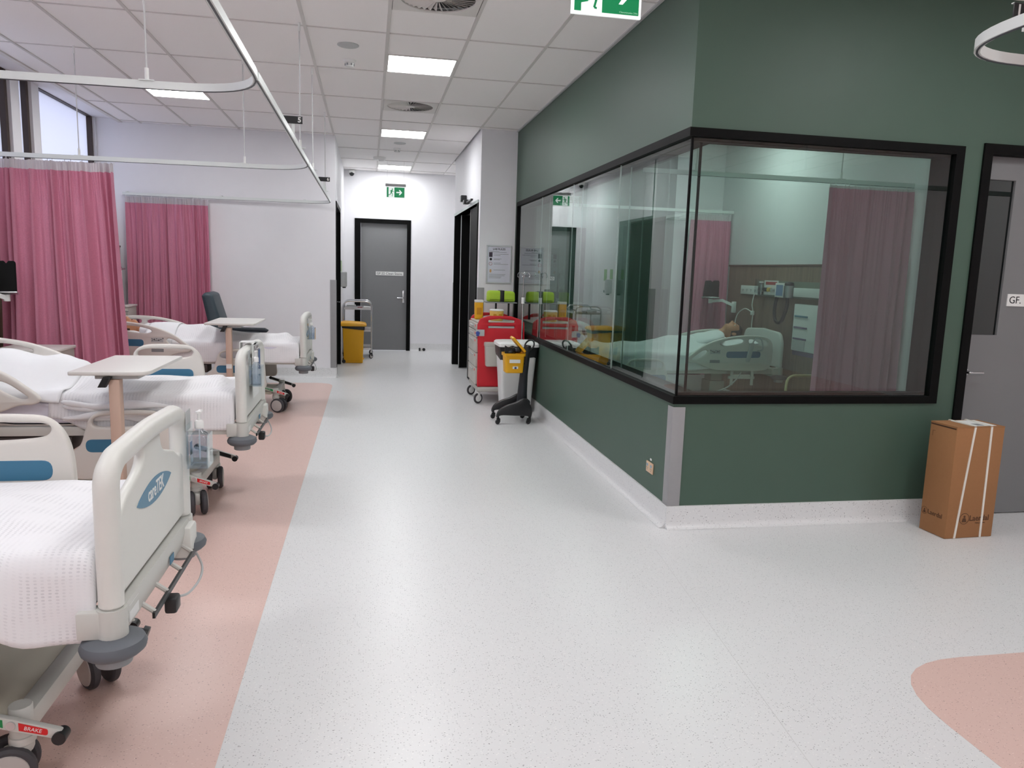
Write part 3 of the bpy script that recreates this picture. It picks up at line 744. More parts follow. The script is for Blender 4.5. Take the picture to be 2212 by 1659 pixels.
def rail(t, kind, side, dz, dy=.0):
    """side: -1 local -y, +1 local +y; dz lowers the rail"""
    ol, holes, ins = foot_rail_outline() if kind == 'foot' else head_rail_outline()
    o = shared('rail_'+kind, t, lambda: MB().slab(ol, holes, t=.040, r=.012, seg=3, mp=XZ(0)).make('side_rail', M_rail, t, 60)); o.location = (0, side*(.440+dy), dz)
    for s_ in (-1, 1):
        i = shared('inset_%s%d' % (kind, s_), o, lambda: MB().slab(ins, t=.004, r=.0015, seg=1, mp=XZ(s_*.0195)).make('blue_inset', M_blue, o)); 
    if kind == 'head':
        for s_ in (-1, 1):
            k = shared('keypad%d' % s_, o, lambda: MB().slab(rp([(-1.345, .742, .004), (-1.345, .788, .004), (-1.46, .788, .004), (-1.46, .742, .004)]), t=.003, r=.001, seg=1, mp=XZ(s_*.0198)).make('keypad', M_lgrey, o))
            k = shared('icons%d' % s_, o, lambda: (lambda b: [b.box(-1.452+.02*j, -1.444+.02*j, s_*.0212-.0006, s_*.0212+.0006, .757+.009*((j*7) % 3), .763+.009*((j*7) % 3)+.006*(j % 2)) for j in range(6)] and b)(MB()).strip([(-1.455, s_*.0212, .78), (-1.43, s_*.0212, .762), (-1.385, s_*.0212, .762), (-1.36, s_*.0212, .772)], .004, .0012, (0, 1, 0)).make('keypad_print', M_ink, o))
            k = shared('plate%d' % s_, o, lambda: MB().slab(rp([(-1.345, .645, .003), (-1.345, .678, .003), (-1.46, .678, .003), (-1.46, .645, .003)]), t=.003, r=.001, seg=1, mp=XZ(s_*.0198)).make('info_plate', M_grey, o))
    xs = (-.52, -.80) if kind == 'foot' else (-1.62, -1.86)
    for x in xs:
        a = shared('arm_%s%.2f' % (kind, x), o, lambda: MB().box(x-.016, x+.016, -.010, .008, .40, .60, .005).box(x-.03, x+.03, -.03, .006, .47, .50, .004).make('rail_arm', M_bedm, o))
    b = shared('hinge_'+kind, o, lambda: MB().box(min(xs)+.02, max(xs)-.02, -.012, .004, .47, .52, .006).make('rail_hinge', M_rail, o))
    return o
def bed(label, loc, rz, near_foot_down, far_foot_down=False, near=-1, head_dz=0, casters=(0, .3, 0, .2), logo=True, hide_near_rails=False):
    t = thing('hospital_bed', label, 'bed', loc, rz, 'adjustable hospital beds')
    # ---- foot panel
    def fp():
        b = MB()
        body = rp([(-.455, .605, .02), (.455, .605, .02), (.455, .850, .01), (.40, .842, .05), (.31, .880, .1), (.17, .912, .06), (.118, .935, .05), (.105, .99), (-.105, .99), (-.118, .935, .05), (-.17, .912, .06), (-.31, .880, .1), (-.40, .842, .05), (-.455, .850, .01)], 4)
        body = [(u*.865, v) for u, v in body]
        b.slab(body, t=.034, r=.014, seg=3, mp=YZ(0))
        path = fillet([(0, -HW, .600), (0, -HW, .80), (0, -HW+.002, .965), (0, -.333, 1.0), (0, 0, 1.013), (0, .333, 1.0), (0, HW-.002, .965), (0, HW, .80), (0, HW, .600)], .07, 5)
        b.tube(path, .0335, 14, rs=[.0335]*len(path))
        return b.make('foot_panel', M_bed, t, 55)
    f = shared('foot_panel', t, fp)
    lens = [(-.2+.4*k/16, .815+.040*sin(pi*k/16)**.8) for k in range(17)]+[(.2-.4*k/16, .815-.040*sin(pi*k/16)**.8) for k in range(1, 16)]
    shared('brand_oval', f, lambda: MB().slab(lens, t=.003, r=.001, seg=1, mp=YZ(.0178)).make('brand_oval', M_logo, f))
    if 'txt' not in MESH:
        o = text('brand_lettering', 'careTEK', .066, M_white, f, (.0198, .005, .815), (0, 1, 0), (0, 0, 1), 'CENTER', sx=.80, bold=.0008); MESH['txt'] = ('brand_lettering', o.data)
    else: shared('txt', f, None)
    # ---- corner posts, bumpers
    for sy in (-1, 1):
        for ex in (0, -2.2):
            p = shared('post%d%d' % (sy, ex), t, lambda: MB().lathe([(.028, .615), (.028, .594), (.039, .593), (.040, .52), (.040, .495)], (ex, sy*HW, 0), 22).box(ex-.085 if ex == 0 else ex, ex if ex == 0 else ex+.085, sy*HW-.03, sy*HW+.03, .51, .59, .006).make('corner_post', M_bedm, t))
            bu = shared('bumper%d%d' % (sy, ex), t, lambda: MB().lathe([(.05, .457), (.072, .461), (.084, .472), (.087, .485), (.080, .500), (.06, .510), (.035, .513)], (ex, sy*HW, 0), 30).make('bumper', M_bump, t))
            shared('bcap%d%d' % (sy, ex), bu, lambda: MB().lathe([(.046, .430), (.048, .434), (.048, .46)], (ex, sy*HW, 0), 24).make('bumper_cap', M_grey, bu))
    # ---- foot cross beam and what hangs on it
    cb = shared('foot_beam', t, lambda: MB().slab([(-.045, .592), (.030, .592), (.034, .562), (.020, .50), (-.045, .50)], t=.75, r=.004, seg=1, mp=lambda u, v, w: (u, w, v)).make('foot_beam', M_bedm, t))
    bar = shared('hook_rail', cb, lambda: MB().strip([(.058, -.22, .478), (.058, .32, .478)], .008, .018).make('hook_rail', M_blk, cb))
    for y in (-.20, -.05, .13, .30):
        shared('standoff%.2f' % y, cb, lambda: MB().cyl((.02, y, .51), (.056, y, .482), .008, n=8).make('standoff', M_bedm, cb))
    shared('plug', cb, lambda: MB().box(.045, .085, -.06, .0, .405, .458, .010).make('cable_clamp', M_blk, cb))
    shared('cbox', cb, lambda: MB().box(-.02, .055, .30, .40, .455, .575, .012).make('control_box', M_bed, cb))
    shared('cable', cb, lambda: MB().tube(crom([(.05, .38, .455), (.075, .37, .40), (.08, .30, .375), (.075, .16, .385), (.065, .06, .415), (.06, .0, .44)], 5, False), .0045, 6).make('cable', M_lgrey, cb))
    shared('knob', cb, lambda: MB().cyl((.02, -.31, .475), (.05, -.31, .468), .014).cyl((.05, -.31, .468), (.065, -.31, .463), .022).make('release_knob', M_blk, cb))
    shared('stick', cb, lambda: MB().box(.0335, .0355, .08, .13, .52, .548).make('blue_sticker', M_blue, cb)); shared('sticker', cb, lambda: MB().box(.0285, .0325, -.355, -.27, .525, .575).make('rating_plate', M_white, cb))
    # ---- mattress frame
    fr = shared('frame', t, lambda: MB().box(-2.14, -.03, -.400, -.355, .520, .575, .006).box(-2.14, -.03, .355, .400, .520, .575, .006).box(-.9, -.85, -.36, .36, .52, .57).box(-1.6, -1.55, -.36, .36, .52, .57).box(-2.2, -2.12, -.40, .40, .49, .575, .005).make('bed_frame', M_bedm, t))
    shared('deck', t, lambda: MB().grid(lambda u, v: (-.06-2.0*u, -.37+.74*v, .585+tilt(-.06-2.0*u)), 20, 2).make('mattress_deck', M_dgrey, t, closed=False))
    def mt():
        b = MB(); n = 40; ol = rp([(-.395, .592, .03), (.395, .592, .03), (.395, .735, .04), (-.395, .735, .04)], 4); k = len(ol)
        for i in range(n+1):
            x = -.05-2.02*i/n; e = min(i, n-i); sh = 0 if e > 0 else .012
            for (y, z) in ol: b.v.append((x, y*(1-sh*2), z+tilt(x)+(-sh if z > .66 else sh)))
        for i in range(n):
            for j in range(k): b.f.append((i*k+j, i*k+(j+1) % k, (i+1)*k+(j+1) % k, (i+1)*k+j))
        b.f += [tuple(range(k))[::-1], tuple(range(n*k, (n+1)*k))]
        return b.make('mattress', M_sheet2, t, 50)
    shared('mattress', t, mt)
    # ---- underframe
    shared('actuator', t, lambda: MB().box(-1.55, -.95, -.394, -.18, .43, .515, .01).make('actuator_housing', mat('dark_brown_plastic', (58, 46, 42), .5), t))
    shared('warn', t, lambda: MB().box(-1.13, -1.05, -.3955, -.3945, .455, .505).make('warning_label', M_redl, t))
    for x in (-.62, -1.62):
        shared('column%.2f' % x, t, lambda: MB().box(x-.09, x+.09, -.11, .11, .21, .40, .01).box(x-.07, x+.07, -.085, .085, .40, .53, .008).make('lift_column', M_bedm, t))
    shared('cover', t, lambda: MB().box(-1.86, -.335, -.285, .285, .185, .212, .008).make('base_cover', M_plate, t))
    for x in (-.295, -1.88):
        shared('beam%.2f' % x, t, lambda: MB().box(x-.030, x+.030, -.30, .30, .165, .232, .012).make('base_beam', M_bedm, t))
    i = 0
    for x in (-.295, -1.88):
        for y in (-.29, .29):
            caster(t, x, y, casters[i]); i += 1
    for s_ in (-1, 1):
        # brake pedal bar: flags on its outer face, black tread on the inner
        def ped():
            b = MB(); b.slab(rp([(-.135, .232, .012), (-.135, .268, .012), (.0, .226, 0), (.135, .180, .018), (.128, .150, .018), (0, .188, 0)], 4), t=.020, r=.004, seg=2, mp=lambda u, v, w: (-.295+u, w, v)); return b.make('brake_pedal', M_bedm, t)
        p = shared('pedal', t, ped); p.location = (0, s_*.345, .025)
        q = s_
        g = shared('pgreen%d' % q, p, lambda: MB().slab([(-.122, .243), (-.122, .256), (-.020, .226), (-.020, .202)][::-1], t=.0015, r=.0004, seg=1, mp=lambda u, v, w: (-.295+u, q*.0108+w, v)).make('green_flag', M_green2, p))
        r_ = shared('pred%d' % q, p, lambda: MB().slab(rp([(.020, .190), (.020, .214), (.095, .188, .008), (.095, .168, .008)]), t=.0015, r=.0004, seg=1, mp=lambda u, v, w: (-.295+u, q*.0108+w, v)).make('red_flag', M_redl, p))
        shared('tread%d' % q, p, lambda: MB().slab([(-.125, .240), (-.125, .262), (-.02, .228), (-.02, .203)][::-1], t=.003, r=.001, seg=1, mp=lambda u, v, w: (-.295+u, -q*.011+w, v)).make('tread', M_blk, p)); shared('tread2%d' % q, p, lambda: MB().slab([(.02, .188), (.02, .216), (.10, .189), (.10, .163)], t=.003, r=.001, seg=1, mp=lambda u, v, w: (-.295+u, -q*.011+w, v)).make('tread', M_blk, p))
        rt = (1 if q < 0 else -1, 0, -.30 if q < 0 else .30); upv = (.30, 0, 1)
        for key, st, par, u, v in (('tb', 'BRAKE', r_, .057, .190), ('tg', 'TRACK', g, -.070, .2325)):
            kk = key+str(q)
            if kk not in MESH:
                o = text('flag_lettering', st, .016, M_white, par, (-.295+u, q*.0117, v), rt, upv, 'CENTER'); MESH[kk] = ('flag_lettering', o.data)
            else: shared(kk, par, None)
        shared('pcap', p, lambda: MB().cyl((-.295+.125, -.020, .160), (-.295+.125, .020, .160), .019, n=18).make('pedal_pad', M_blk, p))
        shared('pcap2', p, lambda: MB().cyl((-.295-.128, -.016, .250), (-.295-.128, .016, .250), .016, n=18).make('pedal_pad', M_blk, p))
        shared('pbolt', p, lambda: MB().cyl((-.295, -.014, .207), (-.295, .014, .207), .013, n=16).make('pivot_bolt', M_chrome, p))
    # ---- head panel
    def hp():
        ol = rp([(-.43, .59, .03), (.43, .59, .03), (.43, .86, .1), (.38, .975, .14), (0, 1.0, .3), (-.38, .975, .14), (-.43, .86, .1)], 6)
        return MB().slab(ol, t=.045, r=.018, seg=4, mp=YZ(-2.2)).make('head_panel', M_bed, t, 60)
    shared('head_panel', t, hp)
    # ---- side rails
    for side in (-1, 1):
        low = (near_foot_down and side == near) or (far_foot_down and side != near)
        if not (hide_near_rails and side == near): rail(t, 'foot', side, -.28 if low else .012, .030 if low else 0)
        else: rail(t, 'foot', side, -.29, .03)
        rail(t, 'head', side, -.29 if hide_near_rails and side == near else head_dz, .03 if hide_near_rails and side == near else 0)
    return t
B1 = (-.70, 2.545, 0); B2 = (-.755, 5.10, .03); B3 = (-.67, 8.47, 0); B4 = (2.25, 7.95, 0)
BEDS = [bed('nearest hospital bed, its white foot panel lettered careTEK cut by the left edge', (B1[0], B1[1], 0), 0, True, casters=(.25, 2.3, .4, .9), hide_near_rails=True),
        bed('middle hospital bed with a clipboard on its foot panel and lowered near rail', (B2[0], B2[1], 0), 0, True, head_dz=.07, casters=(1.9, 1.7, .6, 1.2)),
        bed('farthest hospital bed of the row, beside the white end wall', (B3[0], B3[1], 0), 0, True, True, casters=(2.75, 2.5, .2, .8)),
        bed('hospital bed behind the corner glazing with a patient manikin lying in it', (B4[0], B4[1], 0), pi, True, True, near=1, casters=(.3, 1.0, .5, .2))]
# patient handset clipped to the rail of the bed behind glass
MB().slab(rp([(-1.80, .66, .02), (-1.755, .66, .02), (-1.79, .87, .02), (-1.845, .87, .02)], 4), t=.022, r=.006, seg=2, mp=XZ(.474)).make('handset', M_lgrey, BEDS[3])
MB().tube(crom([(-1.82, .474, .87), (-1.86, .478, .92), (-1.92, .478, .90), (-1.94, .478, .80), (-1.88, .478, .78)], 5, False), .008, 8).make('handset_cord', M_lgrey, BEDS[3])
MB().tube(crom([(-1.70, .50, .55), (-1.62, .52, .46), (-1.50, .54, .38), (-1.30, .56, .33), (-1.1, .55, .32)], 5, False), .008, 8).make('drain_tube', M_lgrey, BEDS[3])
# ---------------------------------------------------------------- bedding
def smooth(x, a, b):
    t_ = max(0.0, min(1.0, (x-a)/(b-a))); return t_*t_*(3-2*t_)
def interp(x, tab):
    if x >= tab[0][0]: return tab[0][1]
    for (x0, v0), (x1, v1) in zip(tab, tab[1:]):
        if x >= x1:
            k = (x0-x)/(x0-x1); k = k*k*(3-2*k); return v0+(v1-v0)*k
    return tab[-1][1]
def drape(name, label, cat, m, B, rz, x0, x1, body, lift, drop_n, drop_f, seed, wr=.008, group=None, edge_round=.03, foot_tuck=False, slant=0, hw0=.400, body_w=.17):
    """cloth over mattress and body from local x0 (foot side) to x1 (head side)"""
    rnd = random.Random(seed); hw = hw0; R = .05
    ws = [(rnd.uniform(5, 22), rnd.uniform(-16, 16), rnd.uniform(0, 6.28), rnd.uniform(.4, 1)) for _ in range(7)]
    t = thing(name, label, cat, B, rz, group)
    def wrink(x, s): return wr*sum(a*sin(kx*x+ky*s+p) for kx, ky, p, a in ws)/2.2
    def top(x, y):
        bw = body_w*(1+.5*smooth(x, -.9, -1.3))
        prof = exp(-(abs(y)/bw)**2.6) if x < -.9 else .5*(exp(-((y-.10)/.085)**2)+exp(-((y+.10)/.085)**2))+.5*exp(-(y/.17)**4)
        return .738+lift+tilt(x)+interp(x, body)*prof
    TK = .13 if foot_tuck else 0
    def pos(u, v):
        e = u*(x0-x1+TK); x = x0-max(0, e-TK); dr = max(0, TK-e)
        dn, df = drop_n(x), drop_f(x); s = -(hw+dn)+(2*hw+dn+df)*v
        sg = -1 if s < 0 else 1; a = abs(s); xx = x+slant*(s+.45)*(0 if dr > 0 else smooth(x, -.05, -.5))
        w = wrink(xx, s)
        if a <= hw-R: y, z = s, top(xx, s)+w*.8
        else:
            d = a-(hw-R); ze = top(xx, sg*(hw-R)); L = pi*R/2
            if d < L: y = sg*(hw-R+R*sin(d/R)); z = ze-R*(1-cos(d/R))+w*.6
            else: y = sg*(hw+.004+w*1.1+.014*min(1, (d-L)/.1)); z = ze-R-(d-L)
        if TK:
            k = 1-smooth(x0-x, 0, .05); z -= .012*k*k if a < hw-R else 0
            if dr > 0:
                xx = min(-.040, x0+.010*min(1, dr/.03)); z = max(z-dr, min(z, .605)); y -= sg*.012*min(1, dr/.05)*(1 if a > hw-R else 0)
        if u > .985: z -= .004
        return (xx, y, z)
    nu = max(12, int(abs(x1-x0)*44)); nv = 64
    uv = lambda u, v: ((x0-x1)*u, (2*hw+.6)*v)
    o = MB().grid(pos, nu, nv, uv).make('cloth', m, t, 180, closed=False)
    so = o.modifiers.new('thick', 'SOLIDIFY'); so.thickness = .006; so.offset = 1
    return t
body2 = [(-.02, 0), (-.14, .0), (-.20, .045), (-.30, .035), (-.55, .03), (-.9, .06), (-1.02, .13), (-1.15, .165), (-1.45, .175), (-1.7, .16), (-1.8, .12)]
body3 = [(-.02, 0), (-.12, .0), (-.22, .07), (-.32, .06), (-.55, .055), (-.85, .085), (-1.08, .15), (-1.35, .14), (-1.6, .12), (-1.7, .03)]
flat1 = [(-.02, 0), (-.3, .005), (-.4, .012), (-.8, .0), (-2, 0)]
drape('blanket', 'white cellular blanket tucked over the foot of the nearest bed', 'blanket', M_blanket, (B1[0], B1[1], 0), 0, -.05, -1.35, flat1, .010, lambda x: .235-.10*smooth(x, -.20, -.42), lambda x: .15, 11, .011, 'white bed linen', foot_tuck=True)
drape('bed_sheet', 'white top sheet folded back on the nearest bed beyond the left edge', 'sheet', M_sheet, (B1[0], B1[1], 0), 0, -1.30, -1.75, flat1, .020, lambda x: .14, lambda x: .12, 12, .006, 'white bed linen')
drape('blanket', 'white cellular blanket over the legs in the middle bed, hanging loose on the near side', 'blanket', M_blanket, (B2[0], B2[1], B2[2]-.01), 0, -.05, -1.06, body2, .012, lambda x: .20-.08*smooth(x, -.8, -1.05), lambda x: .15, 21, .010, 'white bed linen', foot_tuck=True, slant=.06)
drape('bed_sheet', 'white top sheet over the body in the middle bed, folded over the blanket edge', 'sheet', M_sheet, (B2[0], B2[1], B2[2]-.005), 0, -1.0, -1.72, body2, .022, lambda x: .045, lambda x: .12, 22, .010, 'white bed linen', slant=.10)
drape('blanket', 'white cellular blanket over the manikin in the farthest bed', 'blanket', M_blanket, (B3[0], B3[1], 0), 0, -.05, -1.32, body3, .012, lambda x: .19, lambda x: .15, 31, .009, 'white bed linen', foot_tuck=True)
drape('bed_sheet', 'white sheet folded back at the chest in the farthest bed', 'sheet', M_sheet, (B3[0], B3[1], 0), 0, -1.28, -1.56, body3, .022, lambda x: .10, lambda x: .12, 32, .006, 'white bed linen')
drape('bed_sheet', 'white sheet covering the manikin in the bed behind the corner glazing', 'sheet', M_sheet, (B4[0], B4[1], 0), pi, -.05, -1.42, body3, .014, lambda x: .15, lambda x: .18, 41, .010, 'white bed linen')
# rumpled blanket end bunched on the lowered rail of the middle bed
def bunch():
    t = thing('blanket_fold', 'bunched end of white blanket above the lowered rail of the middle bed', 'blanket', (B2[0], B2[1], 0))
    rnd = random.Random(5)
    for k in range(4):
        def pos(u, v, k=k):
            x = -.36-.62*u; a = 2*pi*v; r = (.030+.008*sin(11*u+k))*(sin(pi*min(1, max(0, u)))**.35+.02)
            return (x, -.432-.012*k % .02+r*.55*cos(a)+.006*sin(17*u+k*2), .640+.018*k-.012*sin(7*u+k)+.03*u*(1 if k > 1 else -.4)+r*sin(a)*.8)
        b = MB(); b.grid(pos, 40, 12); b.make('fold', M_sheet, t, 180, closed=False)
    return t
bunch()
def pillow(B, rz, label, dz=0, th=.065):
    t = thing('pillow', label, 'pillow', (B[0], B[1], 0), rz, 'white pillows')
    def pos(u, v, s_):
        a = u*2-1; b = v*2-1; e = (1-abs(a)**3.2)**.5*(1-abs(b)**3.2)**.5
        x = -1.80+.20*a; y = .32*b
        return (x, y, .738+.005+tilt(x)+dz+th*.77+s_*th*e+(0 if s_ < 0 else .004*sin(9*a+7*b)))
    b = MB(); b.grid(lambda u, v: pos(u, v, 1), 18, 22); b.grid(lambda u, v: pos(u, v, -1), 18, 22)
    b.make('pillow_case', M_sheet, t, 180)
    return t
pillow(B1, 0, 'white pillow on the nearest bed beyond the left edge'); pillow(B2, 0, 'white pillow at the head of the middle bed', .03)
pillow(B3, 0, 'white pillow under the head in the farthest bed', 0, .016); pillow(B4, pi, 'white pillow under the manikin head behind the glazing', 0, .045)
# ---------------------------------------------------------------- manikins
def manikin(label, B, rz, dz=0, turn=.0, gown=True, lying=.105, tz=.062):
    """figure lying on its back: one continuous skin from crown to hips, face up (+z), crown towards -x"""
    t = thing('patient_manikin', label, 'manikin', (B[0], B[1], 0), rz, 'patient manikins')
    HX = -1.925                     # crown
    # (distance from crown, half width, front depth, back depth)
    prof = [(0, .004, .004, .004), (.012, .038, .034, .040), (.03, .058, .055, .066), (.06, .072, .076, .088), (.095, .077, .088, .098), (.13, .076, .092, .094), (.16, .072, .090, .080), (.185, .066, .088, .064), (.205, .058, .086, .052), (.222, .048, .076, .048), (.235, .050, .052, .050), (.262, .054, .050, .052), (.30, .070, .050, .055), (.33, .125, .055, .06), (.37, .180, .06, .06), (.45, .195, .065, .06), (.60, .18, .06, .06), (.8, .12, .035, .05), (1.2, .06, .02, .04)]
    def hz(d): return lying+.055-(lying+.055-tz)*smooth(d, .20, .42)-(tz-.04)*smooth(d, .5, .8)
    nseg = 34; b = MB(); rows_ = []
    def lerp(d):
        for p, q in zip(prof, prof[1:]):
            if d <= q[0]:
                k = (d-p[0])/(q[0]-p[0]); return [p[i]+(q[i]-p[i])*k for i in range(1, 4)]
        return prof[-1][1:]
    ds = [.0005, .006, .013]+[.022+.0062*k for k in range(36)]+[.25+.02*k for k in range(12)]+[.50+.06*k for k in range(6)]
    ca, sa = cos(turn), sin(turn)
    for d in ds:
        w, fz, bz = lerp(d); x = HX+d*.985
        zc = .745+dz+tilt(x)+hz(d)
        hd = 1-smooth(d, .21, .33)
        for k in range(nseg):
            a = 2*pi*k/nseg; y = w*sin(a); z = (fz if cos(a) > 0 else bz)*cos(a)
            # facial features, front half of the head only
            if d < .23 and cos(a) > 0:
                yy = y
                z += .030*exp(-((d-.137)/.020)**2)*exp(-(yy/.011)**2)+.012*exp(-((d-.115)/.020)**2)*exp(-(yy/.009)**2)   # nose
                z -= .013*(exp(-((d-.108)/.011)**2)*(exp(-((yy-.031)/.014)**2)+exp(-((yy+.031)/.014)**2)))             # eye sockets
                z += .006*exp(-((d-.090)/.008)**2)*exp(-(yy/.045)**2)                                                   # brow
                z += .007*exp(-((d-.168)/.006)**2)*exp(-(yy/.022)**2)+.007*exp(-((d-.180)/.006)**2)*exp(-(yy/.020)**2)  # lips
                z -= .010*exp(-((d-.174)/.004)**2)*exp(-(yy/.022)**2)                                                   # mouth line
                z += .010*exp(-((d-.203)/.011)**2)*exp(-(yy/.022)**2)                                                   # chin
            y2 = y*(ca*hd+(1-hd))-z*sa*hd; z2 = z*(ca*hd+(1-hd))+y*sa*hd
            b.v.append((x, y2, zc+z2))
    n = len(ds)
    for i in range(n-1):
        for k in range(nseg): b.f.append((i*nseg+k, i*nseg+(k+1) % nseg, (i+1)*nseg+(k+1) % nseg, (i+1)*nseg+k))
    b.f += [tuple(range(nseg))[::-1], tuple(range((n-1)*nseg, n*nseg))]
    body = b.make('body', M_skin, t, 180)
    zh = .745+lying+dz+tilt(HX+.12)+.055
    for s_ in (-1, 1):
        y, z = s_*.078, -.012; MB().ell((HX+.125, y*ca-z*sa, zh+z*ca+y*sa), .030, .009, .019).make('ear', M_skin, t, 180)
        y, z = s_*.031, .076; MB().ell((HX+.108, y*ca-z*sa, zh+z*ca+y*sa), .006, .010, .007).make('eye', M_white, t, 180)
        y, z = s_*.031, .085; MB().ell((HX+.091, y*ca-z*sa, zh+z*ca+y*sa), .003, .016, .003).make('eyebrow', M_hair, t, 180)
    y, z = 0, .088; MB().ell((HX+.173, y*ca-z*sa, zh+z*ca+y*sa), .0035, .020, .004).make('mouth', mat('lip', (120, 62, 56), .5), t, 180)
    # hair cap
    hb = MB(); hn = 0
    hd_ = [.0005, .006, .013, .022, .034, .046, .058, .07, .085, .10, .115, .13, .15, .17]
    for d in hd_:
        w, fz, bz = lerp(d); x = HX+d*.985-.006
        zc = .745+lying+dz+tilt(x)+.055
        lim = pi if d < .05 else pi*(1-.42*smooth(d, .05, .075))
        for k in range(nseg+1):
            a = pi-lim+2*lim*k/nseg; g = 1.07
            y = w*sin(a)*g+.001; z = (fz if cos(a) > 0 else bz)*cos(a)*g
            hb.v.append((x, y*ca-z*sa, zc+z*ca+y*sa))
    for i in range(len(hd_)-1):
        for k in range(nseg): q = i*(nseg+1)+k; hb.f.append((q, q+1, q+nseg+2, q+nseg+1))
    hb.make('hair', M_hair, t, 180, closed=False)
    if gown:
        g = MB(); gd = [(.300, .13, .058), (.32, .17, .066), (.35, .215, .072), (.42, .24, .078), (.50, .245, .078), (.58, .23, .07), (.66, .21, .05)]
        for d, w, fz in gd:
            x = HX+d*.985; zc = .745+dz+tilt(x)+hz(d)
            for k in range(25):
                a = -pi*.62+2*pi*.62*k/24; wr_ = 1+.02*sin(9*a+20*d)
                g.v.append((x-.03*abs(sin(a))*(1 if d < .35 else 0), w*sin(a)*wr_, zc+(fz if cos(a) > 0 else .07)*cos(a)*wr_))
        for i in range(len(gd)-1):
            for k in range(24): q = i*25+k; g.f.append((q, q+1, q+26, q+25))
        g.make('gown', M_sheet, t, 180, closed=False)
    return t
manikin('patient manikin lying in the farthest bed, head seen through its rail', B3, 0, 0, .35, True, -.005, .045)
manikin('patient manikin with brown hair and white gown lying behind the corner glazing', B4, pi, 0, -.15, True, .10, .09)
# ================================================================ FURNITURE AND SMALL THINGS IN THE BAY
def small_castor(par, x, y, r=.03, m=M_blk, ang=0, hub=None, zt=.09):
    c = MB().cyl((0, 0, r), (0, 0, zt), .008, n=8).box(-.02, .016, -.014, .014, r*.9, r*2+.012, .005).make('castor', m, par)
    c.location = (x, y, 0); c.rotation_euler = (0, 0, ang)
    w = MB().lathe([(r*.6, -.009), (r*.92, -.009), (r, -.005), (r, .005), (r*.92, .009), (r*.6, .009)], (-.01, 0, r+.0005), 20, 'y').make('wheel', M_tyre if hub else m, c)
    if hub:
        for s_ in (-1, 1): MB().lathe([(r*.66, s_*.009), (r*.64, s_*.012), (.003, s_*.013)], (-.01, 0, r+.0005), 18, 'y').make('hub_cap', hub, c)
    return c
def overbed(label, x0, x1, y0, y1, z, px_, group='overbed tables'):
    t = thing('overbed_table', label, 'table', (0, 0, 0), 0, group)
    MB().slab(rp([(x0, y0, .012), (x1, y0, .09), (x1, y1, .012), (x0, y1, .02)], 5), t=.022, r=.006, seg=2, mp=XY(z-.011)).make('table_top', M_ttop, t)
    MB().box(px_-.10, px_+.12, y0+.04, y0+.5, z-.045, z-.023, .004).make('top_bracket', M_lgrey, t)
    MB().box(px_-.028, px_+.028, y0+.02, y0+.085, .105, z-.046, .006).make('column', M_tan, t)
    MB().slab([(px_-.075, z-.085), (px_-.035, z-.085), (px_-.005, z-.028), (px_-.045, z-.028)], t=.03, r=.004, seg=1, mp=XZ(y0+.01)).make('height_lever', M_blk, t)
    MB().box(px_-.027, px_+.027, y0+.018, y0+.020, .50, .545).make('rating_label', M_white, t)
    MB().box(px_-.04, px_+.04, y0-.02, y0+.62, .065, .105, .01).box(px_-.27, px_+.27, y0+.0, y0+.07, .060, .100, .01).make('base', M_bedm, t)
    for x, y in ((px_-.25, y0+.035), (px_+.25, y0+.035), (px_, y0+.58)): small_castor(t, x, y, .024, M_blk, .6, zt=.065)
overbed('overbed table with pale top and tan column standing over the middle bed', -1.565, -1.165, 4.30, 5.07, .955, -1.345)
overbed('overbed table with pale top and tan column standing over the farthest bed', -1.60, -1.12, 7.86, 8.66, .955, -1.375)
